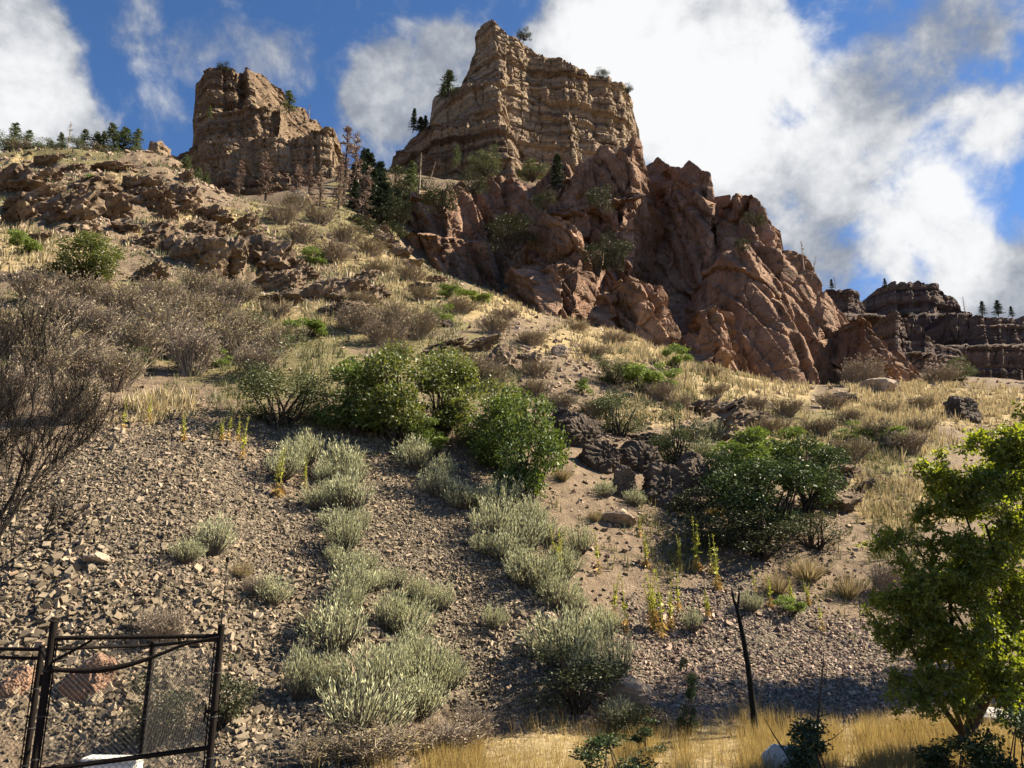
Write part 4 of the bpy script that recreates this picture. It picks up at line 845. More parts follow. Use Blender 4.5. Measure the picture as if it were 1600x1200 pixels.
# ---- dry grey scrub
M_OLTAN = mat_leaf('olive_tan_leaf', [(0.1, (0.15, 0.125, 0.06)), (0.5, (0.27, 0.225, 0.115)), (0.9, (0.40, 0.335, 0.185))], 0.3)
SCR = [v_scrub(720+i, 60, 1500, M_OLTAN if i % 2 else None) for i in range(4)]
SCRUBS = {
 'pinkish grey leafless scrub in the thicket left of the oaks, {} from the left': [(30,560,130,90),(90,520,110,70),(120,590,110,80),(160,540,100,70),(200,500,100,60),(215,565,100,80),(255,540,100,80),(290,510,90,60),(300,585,90,80),(345,560,90,70),(380,540,80,60),(60,480,100,60),(250,480,80,50),(330,500,80,44),(20,640,110,80),(110,660,100,80),(400,590,80,60),(140,480,80,50),(180,610,90,70),(60,600,100,80),(310,470,70,50),(360,480,70,50),(425,560,70,50),(280,560,80,60)],
 'grey scrub on the slope between the oaks and the gully, {} from the left': [(430,500,60,34),(560,520,90,44),(610,515,90,44),(650,530,90,50),(600,540,80,40),(720,600,100,50),(760,610,80,50),(540,380,60,30),(500,350,60,34),(440,350,60,34),(470,380,60,30),(520,410,70,30),(575,400,60,26),(640,440,60,24),(300,270,50,24),(460,330,50,30)],
 'dry scrub along the grassy hollow under the crag, {} from the left': [(790,500,50,20),(850,480,50,22),(900,520,50,22),(960,540,50,24),(1110,590,44,20),(1180,640,50,24),(1230,650,60,28),(1280,680,80,30),(1330,720,80,36),(1370,690,80,36),(1420,710,80,40),(1300,640,60,26),(1350,605,70,50),(1440,680,60,30),(1030,625,60,30),(990,600,60,30),(1470,600,60,30),(1270,740,80,40),(840,620,60,30)],
}
k = 0
for lab, lst in SCRUBS.items():
    for i, (x, y, w, h) in enumerate(sorted(lst)):
        p = place(x, y); plant('scrub', SCR[k % 4], p, pxsize(p, w)*1.05, pxsize(p, h)*1.2, lab.format(ORD[i+1]), 'scrub', 'dry scrub'); k += 1
for i, (x, y, w, h) in enumerate(sorted([(660,470,50,22),(720,490,60,24),(770,520,60,26),(830,540,60,24),(880,640,50,30),(930,560,50,24),(620,560,60,30),(560,480,60,26),(380,470,60,30),(300,500,60,30),(450,540,60,34),(840,590,50,28),(930,650,60,30),(1060,640,50,26),(1120,620,44,22),(1210,680,60,28),(1380,650,60,24),(1440,640,50,22),(1330,660,50,22),(590,430,50,20)])):
    p = place(x, y); plant('scrub', SCR[1+2*(i % 2)], p, pxsize(p, w)*1.1, pxsize(p, h)*1.2, 'low olive-tan scrub dotted through the straw grass, %s from the left' % ORD[i+1], 'scrub', 'olive scrub in the grass')
for (x, y, w, h, lab) in [(580,1185,190,60,'dark tangle of dry twigs below the lowest sagebrush'),(690,1180,150,56,'greyish dry twig mat at the edge of the golden grass'),(500,1198,120,50,'dry twig tangle beside the fence corner'),(250,1010,90,60,'pale dry brush inside the wire enclosure'),(400,935,50,36,'dark dead brush left of the middle sagebrush patch'),(495,985,70,36,'dead grey brush among the dense sagebrush'),(740,1165,70,60,'wispy pale dry bush at the edge of the shade'),(1390,935,60,60,'bare twiggy bush behind the leafy tree')]:
    p = place(x, y); plant('brush', SCR[len(lab) % 4], p, pxsize(p, w), pxsize(p, h)*1.2, lab, 'brush', 'dry brush low on the slope')
for (x, y, w, h, lab) in [(900,1112,170,92,'dark leafy bush filling the shaded hollow'),(1110,862,110,64,'dark low bush at the left foot of the big dark bush'),(1185,872,150,70,'dark low bush spreading at the foot of the big dark bush'),(1275,858,100,60,'dark low bush at the right foot of the big dark bush'),(1082,812,76,56,'dark bush against the dark outcrop'),(620,300,60,40,'dark bush on the bare shoulder left of the bright pine'),(600,320,60,44,'dark bush at the top of the gully'),(590,352,60,34,'dark bush in the lower gully'),(570,366,50,26,'dark bush below the gully firs'),(612,372,50,30,'dark bush beside the left end of the granite wall'),(660,308,50,30,'dark bush under the pale bare trunks'),(630,340,60,36,'dark bush at the left end of the granite wall'),
   (990,1150,100,50,'low dark leafy bush right of the shaded hollow'),(240,1170,110,100,'dark green bush inside the wire enclosure'),(345,1140,100,90,'dark green bush spreading past the right fence post')]:
    bush('shrub', DKV[len(lab) % 3], x, y, w, h, lab, 'shrub', 'dark bushes at the slope foot')
# ---- conifers
PINE = [v_conifer(740+i, M_PINE, 1.0, 0.22) for i in range(3)]; FIR = [v_conifer(745+i, M_FIR, 1.2, 0.17) for i in range(3)]
DPINE = [v_conifer(750+i, M_DEADPINE, 0.6, 0.13, 0.1) for i in range(3)]; SNAG = [v_snag(755+i) for i in range(3)]
def at_px(x, y, d): return Vector(P(x, y, d).tolist())
def conifer(name, var, x, ytop, ybot, d, lab, cat='pine tree', group='conifers on the heights', wide=1.0, tilt=None):
    p = at_px(x, ybot, d); h = pxsize(p, ybot-ytop); return plant(name, var, p, h*wide, h*1.02, lab, cat, group, None, tilt)
for i, (x, yt, yb) in enumerate(sorted([(18,190,238),(38,200,240),(95,205,240),(130,198,240),(158,200,243),(178,184,246),(190,196,246),(210,194,248),(75,212,242),(148,208,244)])):
    conifer('pine_tree', PINE[i % 3], x, yt+(i*7 % 5)*3-6, yb, 118, 'small pine on the left-hand skyline, %s from the left' % ORD[i+1], wide=1.5+0.25*(i % 3), tilt=(0, 0.07*((i*5 % 4)-1.5)))
for i, (x, yt, yb) in enumerate([(286,236,290),(304,258,300),(318,266,298)]):
    conifer('pine_tree', PINE[i], x, yt, yb, 108, 'light green pine at the left foot of the dark cliff tower, %s from the left' % ORD[i+1], wide=1.5)
for (v, x, yt, yb, d, lab, w) in [(PINE[0],640,246,308,128,'bright yellow-green pine at the foot of the mesa beside pale bare trunks',1.4),(PINE[1],700,108,150,222,'broad dark pine on the ledge left of the mesa summit',2.2),
   (PINE[2],692,128,152,222,'short pine leaning out left of the broad dark one on the mesa ledge',2.0),(FIR[0],645,166,206,215,'thin fir on the mesa shoulder',1.2),(FIR[1],656,180,206,215,'dense dark fir right of the thin one on the mesa shoulder',2.2),(FIR[2],664,178,202,214,'short dark fir against the mesa wall',2.0),
   (PINE[0],452,138,176,178,'green pine on the top ledge of the dark cliff tower',2.0),(PINE[1],327,164,184,178,'small green pine on the left ledge of the dark cliff tower',1.6),(FIR[0],580,232,330,150,'tall dark fir in the gully between the two cliffs',1.5),(FIR[1],570,226,320,158,'tall dark fir behind the tallest one in the gully',1.5),(FIR[2],594,246,330,150,'dark fir at the right side of the gully',1.6),(FIR[0],556,250,330,160,'dark fir at the left side of the gully',1.5),
   (FIR[1],870,236,300,126,'dark fir standing before the mesa beside the high buttress',1.5),(PINE[2],712,222,262,190,'slim green pine against the lower mesa wall',1.2),(FIR[2],1560,468,494,318,'dark pine on top of the level far cliff band, the larger',2.0),(FIR[0],1535,470,494,318,'dark pine on top of the level far cliff band, the smaller',1.8),
   (FIR[1],1582,478,496,318,'shortest dark pine on the level far cliff band',1.8),(FIR[2],1384,434,452,350,'tiny dark pine on the crest of the highest far cliff',1.6),(FIR[0],1300,436,452,328,'tiny dark pine on the small far cliff shoulder',1.8)]:
    conifer('pine_tree' if v in PINE else 'fir_tree', v, x, yt, yb, d, lab, 'pine tree' if v in PINE else 'fir tree', wide=w)
for i, (x, yt, yb, d, w, tl) in enumerate([(415,232,310,128,1.6,None),(372,246,312,126,1.4,None),(460,250,330,122,1.6,None),(500,262,330,120,1.5,None),(536,184,330,126,1.1,None),(552,196,330,130,1.0,None),(566,242,335,120,1.2,(0,0.22)),(528,250,340,118,1.4,None),(482,250,320,126,1.5,None)]):
    conifer('dead_pine', DPINE[i % 3], x, yt, yb, d, 'dead reddish pine before the dark cliff tower, %s from the left' % ORD[[0,1,2,3,4,5,6,7,8].index(i)+1], 'dead tree', 'dead pines before the tower', w, tl)
for (x, yt, yb, d, lab) in [(1256,374,420,102,'bare dead snag on the edge of the granite slab'),(1268,400,436,100,'shorter bare snag right of the one on the slab edge'),(655,232,300,130,'pale bare trunk beside the bright pine'),(668,250,296,132,'shorter pale bare trunk by the bright pine'),
   (1306,430,452,328,'thin snag on the small far cliff'),(1508,462,492,318,'thin snag on the level far cliff band'),(482,160,190,182,'thin snag on the right shoulder of the dark cliff tower'),(105,184,240,118,'thin bare snag among the skyline pines')]:
    conifer('dead_snag', SNAG[len(lab) % 3], x, yt, yb, d, lab, 'dead tree', 'bare snags', 1.6)
for (v, x, y, w, h, d, lab) in [(DKV[0],350,112,26,12,190,'bush on the very top of the dark cliff tower'),(DKV[1],940,122,24,16,232,'dark bush on the sloping mesa rim'),(DKV[2],980,145,22,12,235,'dark bush at the right end of the mesa rim'),(DKV[0],820,62,30,14,226,'bushes beside the mesa summit'),
   (DKV[1],850,325,44,26,108,'green bush on top of the boulder rib of the crag'),(OLV[0],760,272,60,36,150,'olive-green thicket at the mesa foot'),(OLV[2],830,282,56,28,150,'olive-green bushes between mesa and high buttress'),(DKV[2],800,390,90,50,112,'dark green growth in the shaded recess of the crag'),(DKV[0],690,330,70,36,116,'dark bush on the ledge of the shaded wall'),
   (DKV[1],1180,352,40,20,107,'green bush below the rounded knob of the crag'),(DKV[2],940,330,50,40,109,'dark bush in the cleft of the high buttress'),(DKV[0],1160,392,30,20,97,'small bush at the top of the slab'),(DKV[1],740,300,50,30,122,'bush on top of the shaded wall'),(DKV[2],960,420,60,50,98,'dark bush behind the lower rib'),(DKV[0],934,428,56,50,98,'dark bush in the cleft right of the boulder rib'),(DKV[1],625,345,50,30,116,'dark bush at the left end of the shaded wall'),(LIMV[2],560,365,50,24,112,'light green bush at the mouth of the gully')]:
    p = at_px(x, y, d); plant('shrub', v, p, pxsize(p, w)*1.1, pxsize(p, h)*1.1, lab, 'shrub', 'bushes on the cliffs')
for i, (x, y, w, h) in enumerate(sorted([(10,236,60,30),(40,240,50,26),(66,240,50,28),(100,242,50,24),(125,243,46,26),(150,246,50,26),(175,250,50,24),(205,252,44,24),(230,262,40,20)])):
    p = at_px(x, y+6, 116); plant('shrub', OLV[i % 3] if i % 4 != 1 else SCR[i % 4], p, pxsize(p, w)*1.1, pxsize(p, h)*1.1, 'olive scrub bush along the left-hand skyline, %s from the left' % ORD[i+1], 'shrub', 'bushes along the skyline')
for i, (x, yt, yb, d) in enumerate([(545,262,335,150),(562,246,335,146),(574,250,338,140),(586,258,345,138),(597,268,340,136),(606,282,345,134),(588,290,352,126),(570,300,352,124),(552,276,346,128),(604,296,352,122),(618,290,350,124),(632,300,346,122),(580,270,350,130),(596,280,350,128)]):
    conifer('fir_tree', FIR[i % 3], x, yt, yb, d, 'dark fir crowded in the shaded gully, %s in the row' % ORD[i+1], 'fir tree', 'firs in the gully', 1.5)
# ---- grass as a mass
def grass_mass(name, label, n, dlo, dhi, zones, hgt, mat, blades, seed, dens=1.0, u0=-0.92, u1=0.92, excl=None, wid=0.03):
    r = np.random.default_rng(seed); d = np.exp(r.uniform(math.log(dlo), math.log(dhi), n)); u = r.uniform(u0, u1, n); x, y = u*d, d; z = ground_z(x, y); px, py = project(x, y, z)
    w = zone(px, py, zones); w = w*(0.2+0.8*(fbm(x/(0.08*y), y/(0.08*y), 0, 4, seed) > -0.08))
    if excl: w = w*(1-zone(px, py, excl))
    k = r.uniform(0, 1, n) < w*dens; x, y, z = x[k], y[k], z[k]; m = len(x); q = QB()
    H = hgt*(0.45+0.6*r.uniform(0, 1, m)+0.5*sstep(-0.3, 0.5, fbm(x/0.9, y/0.9, 0, 3, seed+4)))*(0.75+0.012*np.minimum(y, 60)); c = np.stack([x, y, z-0.02], -1)
    for b in range(blades):
        a = r.uniform(0, 6.28, m); s = r.uniform(0, 1, m)**0.5; p0 = c+np.stack([np.cos(a), np.sin(a), 0*a], -1)*(0.25*H*s)[:, None]
        p1 = p0 + np.stack([np.cos(a)*s*0.35+0.05*r.normal(size=m), np.sin(a)*s*0.35+0.05*r.normal(size=m), r.uniform(0.6, 1.1, m)], -1)*H[:, None]
        bb = unit(np.cross(p1-p0, r.normal(size=(m, 3))))*(wid*H*(1+y/40))[:, None]
        V = np.stack([p0-bb, p0+bb, p1+bb*0.15, p1-bb*0.15], 1); q.add(V.reshape(-1, 3), np.arange(m*4).reshape(m, 4))
    tag(link(name, q.mesh(name, mat)), label, 'grass', kind='stuff')
grass_mass('straw_grass', 'pale dry straw grass over the upper slopes and right-hand meadow', 44000, 24, 125, [z for z in Z_STRAW if z[1] < 1000 and z[:2] != (280, 610)], 0.42, M_STRAW, 7, 801)
grass_mass('golden_grass', 'tall golden dry grass on the flat strip along the bottom', 34000, 11.5, 20.5, [(1780,1180,200,70),(1250,1190,620,62),(800,1200,170,44),(1000,1200,300,50),(1500,1190,260,60)], 0.35, M_GOLD, 9, 802, wid=0.010)
grass_mass('sparse_grass', 'thin dry grass and weeds between scrub and outcrops', 70000, 22, 125, Z_SCRUB+Z_ROCKY+[(500,420,300,90),(900,600,250,60),(1350,850,150,130),(1000,850,160,60),(600,640,300,60)], 0.3, mat_leaf('olive_weed', [(0.1, (0.07, 0.078, 0.026)), (0.5, (0.13, 0.13, 0.048)), (0.9, (0.24, 0.21, 0.095))], 0.3), 5, 803, 0.75)
# ------------------------------------------------------------------ bare tree at the left edge
M_DKBARK = mat_bark('dark_grey_bark', (0.016, 0.014, 0.012), (0.045, 0.038, 0.032))
def bare_tree():
    r = np.random.default_rng(901); base = np.array([-8.75, 11.6, 0.0]); base[2] = float(ground_z(base[0], base[1]))-0.1
    e = empty('bare_tree', base); tag(e, 'leafless dark tree with fine upswept twigs at the left edge', 'tree')
    tr, br, tw = QB(), QB(), QB(); tips = []
    main = np.array([(0, 0, 0), (0.15, 0.05, 1.6), (0.32, 0.1, 2.4), (0.78, 0.1, 2.95), (1.05, 0.05, 3.7)]); tube(tr, main, [0.10, 0.085, 0.075, 0.055, 0.04], 8)
    for (st, d, L, rad, dep) in [((0.32,0.1,2.4),(0.9,0,0.9),1.6,0.05,3),((0.78,0.1,2.95),(0.5,0.2,1.0),1.5,0.045,3),((1.05,0.05,3.7),(0.35,0,1.0),1.5,0.04,3),((0.15,0.05,1.8),(-0.3,0.2,1.2),2.4,0.06,3),
                               ((0.2,0.05,2.0),(0.0,-0.2,1.2),2.2,0.05,3),((0.3,0.1,2.6),(1.0,0.3,0.35),1.2,0.03,2),((0.32,0.1,2.4),(-0.1,0.1,1.2),2.4,0.05,3),((0.5,0.1,2.7),(0.3,-0.2,1.2),1.9,0.04,3),((0.2,0,1.7),(-0.8,0,0.8),1.8,0.05,3),((0.3,0.1,2.4),(-0.4,0.2,1.2),2.6,0.05,3)]:
        branch_tree(r, np.array(st), np.array(d), L, rad*0.7, dep, br, tips, 0.10, 0.10, (2, 4), 0.62, 6, 0.42, 0.004)
    for (p, d, pts) in tips:
        n = 14; i = r.integers(1, len(pts), n); s = pts[i]; q = s+unit(d+r.normal(0, 0.35, (n, 3))+[0, 0, 0.3])*r.uniform(0.15, 0.5, n)[:, None]; ribbons(tw, s, q, 0.007, r)
    for nm, qb in (('trunk', tr), ('branches', br), ('twigs', tw)): link(nm, qb.mesh('bare_'+nm, M_DKBARK), e)
bare_tree()
# ------------------------------------------------------------------ leafy tree at the right
def leafy_tree(name, base, label, seed, lobes, nleaf, lsize, limbs, trunk):
    """lobes: (x, y, z, rx, rz) relative to the foot"""
    r = np.random.default_rng(seed); e = empty(name, base); tag(e, label, 'tree'); lf, tr, br = QB(), QB(), QB()
    tube(tr, trunk[0], trunk[1], 8)
    L = np.array(lobes, float); wgt = L[:, 3]**2*L[:, 4]; which = r.choice(len(L), nleaf//14, p=wgt/wgt.sum())
    q = unit(r.normal(size=(len(which), 3)))*(0.25+0.75*r.uniform(0, 1, len(which))**0.45)[:, None]
    tip = L[which, :3] + q*np.stack([L[which, 3], L[which, 3], L[which, 4]], -1)*(1+0.3*fbm(q[:, 0]*2.5+which, q[:, 1]*2.5, q[:, 2]*2.5, 2, seed))[:, None]
    ax = unit(q*[1, 1, 0.4]+r.normal(0, 0.4, (len(which), 3))+[0, 0, -0.15]); ln = r.uniform(0.14, 0.30, len(which)); ribbons(br, tip-ax*ln[:, None]*0.6, tip+ax*ln[:, None]*0.4, 0.006, r)
    for k in range(14):            # pinnate sprays: leaflets along every twig
        t = r.uniform(-0.6, 0.5, len(which)); c = tip+ax*(ln*t)[:, None]; leaves(lf, c, ax*0.5+r.normal(0, 0.8, (len(which), 3)), lsize*r.uniform(0.7, 1.3, len(which)), lsize*0.5, r)
    for (a, b, rad) in limbs:
        a, b = np.array(a, float), np.array(b, float); m = (a+b)/2+r.normal(0, 0.12, 3); tube(br, [a, (a+m)/2, m, (m+b)/2+r.normal(0, 0.06, 3), b], np.linspace(rad, rad*0.3, 5), 5)
    for i in r.integers(0, len(tip), 220):
        c = L[which[i], :3]; tube(br, [c+r.normal(0, 0.08, 3), (c+tip[i])/2+r.normal(0, 0.05, 3), tip[i]], [0.014, 0.009, 0.004], 4)
    link('crown', lf.mesh('leafy_crown', M_WILLOW), e); link('trunk', tr.mesh('leafy_trunk', M_BARK), e); link('limbs', br.mesh('leafy_limbs', M_BARK), e)
D = 13.0
def rel(px, py, base, dd=0.0): return Vector(P(px, py, D+dd).tolist())-base
b0 = Vector(P(1515, 1110, D+1.5).tolist()); b0.z = float(ground_z(b0.x, b0.y))-0.05
def lob(px, py, dd, rx, rz): v = rel(px, py, b0, dd); return (v.x, v.y, v.z, rx, rz)
LOB = [lob(1470,740,.1,.45,.3),lob(1400,940,.0,.45,.35),lob(1380,1000,.2,.3,.3),lob(1460,900,.5,.5,.4),lob(1450,1040,.4,.4,.25),lob(1540,900,.6,.7,.6),lob(1570,1000,.7,.7,.6),lob(1520,760,.6,.7,.45),lob(1560,720,0,.75,.42),lob(1490,730,.3,.35,.28),lob(1540,690,.2,.45,.22),lob(1600,760,-.2,.7,.5),lob(1500,790,.2,.45,.35),lob(1580,840,0,.7,.45),lob(1400,850,.2,.42,.22),lob(1440,840,.4,.45,.22),lob(1380,835,0,.22,.14),
       lob(1430,930,.2,.50,.35),lob(1500,900,0,.5,.4),lob(1410,1000,.1,.38,.40),lob(1450,990,.3,.45,.38),lob(1530,980,0,.6,.5),lob(1590,960,.2,.6,.6),lob(1590,1060,0,.45,.5),lob(1420,1060,.2,.25,.2),lob(1650,760,.3,.5,.4),lob(1540,1060,.5,.4,.35),lob(1480,1010,.6,.4,.4)]
LOB += [lob(1420,1100,-.1,.3,.2),lob(1480,1105,-.3,.4,.25),lob(1540,1100,-.4,.4,.3),lob(1595,1110,-.4,.4,.3),lob(1570,800,-.4,.5,.35),lob(1440,890,-.2,.4,.3),lob(1440,1070,.1,.4,.25),lob(1480,1050,-.2,.4,.3),lob(1560,1040,-.3,.5,.35),lob(1430,960,-.2,.45,.35),lob(1530,880,-.3,.5,.4),lob(1460,800,0,.4,.3),lob(1400,1070,.2,.3,.2),lob(1570,1085,.0,.35,.25),lob(1360,960,.2,.25,.25),lob(1500,1080,.8,.3,.25)]
_r = np.random.default_rng(919); LOB2 = []
for (x, y, z, rx, rz) in LOB:                      # break every bough into smaller leaf masses with gaps between
    for k in range(5):
        q = unit(_r.normal(size=3))*_r.uniform(0.3, 0.95); s = _r.uniform(0.32, 0.58); LOB2.append((x+q[0]*rx*1.1, y+q[1]*rx*1.1, z+q[2]*rz*1.15, rx*s, rz*s*1.05))
T = [(0,0,0),(-.12,.05,.25),(.05,.1,.5),(.4,.1,1.0),(.75,.1,2.0),(.8,.0,3.2)]
leafy_tree('leafy_tree', b0, 'bright yellow-green feathery leafed tree filling the lower right edge', 911, LOB2, 90000, 0.068,
  [((-.1,.05,.28),rel(1420,1000,b0,.1),.06),((-.1,.05,.3),rel(1450,985,b0,.2),.05),((.05,.1,.5),rel(1500,900,b0),.06),((.4,.1,1.0),rel(1540,820,b0),.06),((.75,.1,2.0),rel(1600,740,b0),.05),((.4,.1,1.0),rel(1430,850,b0,.3),.045),((.6,.1,1.6),rel(1500,780,b0,.2),.045),((.05,.1,.5),rel(1590,960,b0),.05)],
  (T, [.13,.12,.11,.10,.08,.03]))
b1 = Vector((16.2, 20.5, 0)); b1.z = float(ground_z(b1.x, b1.y))
leafy_tree('leafy_tree', b1, 'taller yellow-green tree of which only the left tip shows at the right edge', 912, [(-1.7,0,6.2,.9,.7),(-1.0,.2,6.6,1.1,.9),(.4,0,7.2,1.4,1.1),(-1.0,-.4,5.3,1.3,1.0),(.6,.4,5.4,1.5,1.1),(-.4,0,4.0,1.5,1.0),(1.6,0,6.2,1.3,1.1),(1.5,0,4.4,1.3,1.0),(1.2,0,8.7,1.5,1.1),(.9,.6,10.2,1.5,1.2),(1.2,-.5,11.8,1.5,1.2),(1.0,.3,13.4,1.3,1.1),(1.2,0,14.8,1.0,.9)], 60000, 0.10,
  [((0,0,3.0),(-1.8,0,6.4),.09),((0,0,3.2),(.6,0,7.6),.1),((0,0,2.8),(-.8,0,5.4),.08),((0,0,3.2),(1.5,0,6.6),.08)], ([(0,0,0),(.1,0,1.5),(0,0,3.2),(.4,.1,6.5),(.9,.1,10.4),(1.1,.1,14.4)], [.28,.25,.21,.16,.10,.03]))
# ------------------------------------------------------------------ burnt trunk, sapling, foreground leaves
def burnt_trunk():
    p = place(1181, 1152); e = empty('burnt_trunk', p); tag(e, 'charred black forked dead trunk standing in golden grass', 'dead tree')
    a = lambda px, py: np.array(Vector(P(px, py, p.y).tolist())-p); r = np.random.default_rng(5)
    t, f, g, st = QB(), QB(), QB(), QB()
    path = np.array([a(1181,1165),a(1178,1120),a(1174,1080),a(1168,1040),a(1163,1000),a(1158,975),a(1152,950)]) + r.normal(0, 0.008, (7, 3)); tube(t, path, [.072,.067,.061,.055,.049,.043,.036], 9)
    tube(f, [a(1152,952),a(1147,940),a(1144,925),a(1143,918)], [.032,.026,.02,.012], 6); tube(g, [a(1152,952),a(1154,938),a(1155,926),a(1154,916)], [.03,.024,.018,.01], 6)
    for (x, y, q) in [(1168,1040,.09),(1160,990,-.08),(1175,1085,.1),(1156,965,.08),(1163,1010,.07)]:
        s = a(x, y); tube(st, [s, s+np.array([q, -.03, .05]), s+np.array([q*1.5, -.04, .09])], [.016,.011,.006], 5)
    for nm, q in (('trunk', t), ('fork', f), ('fork', g), ('stubs', st)): link(nm, q.mesh('burnt_'+nm, M_BURNT, True), e)
burnt_trunk()
def sapling():
    r = np.random.default_rng(77); p = Vector(P(1275, 1215, 12.9).tolist()); p.z = float(ground_z(p.x, p.y)); e = empty('bare_sapling', p); tag(e, 'thin bare dark sapling with few side twigs in front of the golden grass', 'sapling')
    a = lambda px, py: np.array(Vector(P(px, py, p.y).tolist())-p); t, b = QB(), QB()
    tube(t, [(0,0,-.05),a(1276,1180),a(1278,1120),a(1284,1060),a(1288,1012)], [.028,.024,.018,.012,.004], 6)
    for (x, y, dx, dz) in [(1277,1150,-.45,.3),(1278,1120,.4,.12),(1280,1100,-.2,.25),(1283,1070,.15,.25),(1277,1165,.5,.25)]:
        s = a(x, y); tube(b, [s, s+np.array([dx*.5, .03, dz*.35]), s+np.array([dx, .05, dz])], [.010,.007,.003], 5)
    link('stem', t.mesh('sapling_stem', M_BARK), e); link('twigs', b.mesh('sapling_twigs', M_BARK), e)
    p = Vector(P(1250, 1215, 12.6).tolist()); s = QB(); q = lambda px, py: np.array(Vector(P(px, py, 12.6).tolist())-p)
    tube(s, [q(1252,1222),q(1230,1180),q(1210,1150),q(1194,1122)], [.016,.014,.010,.005], 6); o = link('leaning_stick', s.mesh('leaning_stick', M_BARK), None, p); tag(o, 'bare stick leaning left in front of the pale rock', 'stick')
sapling()
M_FIRLEAF = mat_leaf('dark_shrub_leaf', [(0.1, (0.02, 0.032, 0.012)), (0.5, (0.04, 0.06, 0.02)), (0.9, (0.07, 0.10, 0.03))], 0.25)
FG = [v_crown(930+i, M_FIRLEAF, 3200, 0.05, 3, 1.0, 10, 0.5, None, 0.3, 0.1) for i in range(3)]
for i, (x, y, w, h, d, lab) in enumerate([(1285,1215,130,90,12.4,'dark leafy sprig at the foot of the bare sapling'),(960,1222,150,72,12.3,'dark green leafy sprigs at the bottom edge of the golden grass'),(1075,1130,44,70,16.5,'leafy green weed standing left of the burnt trunk'),
     (1500,1222,150,70,12.2,'dark leafy bush at the bottom edge below the leafy tree'),(1590,1222,130,120,12.2,'dark leafy bush in the bottom right corner'),(1010,1180,70,40,14.5,'small dark sprig in the golden grass')]):
    p = at_px(x, y, d); p.z = float(ground_z(p.x, p.y)); top = at_px(x, y-h, d).z; plant('leafy_sprig', FG[i % 3], p, pxsize(p, w), max(0.3, (top-p.z)*1.08), lab, 'shrub', 'dark leafy growth along the bottom')
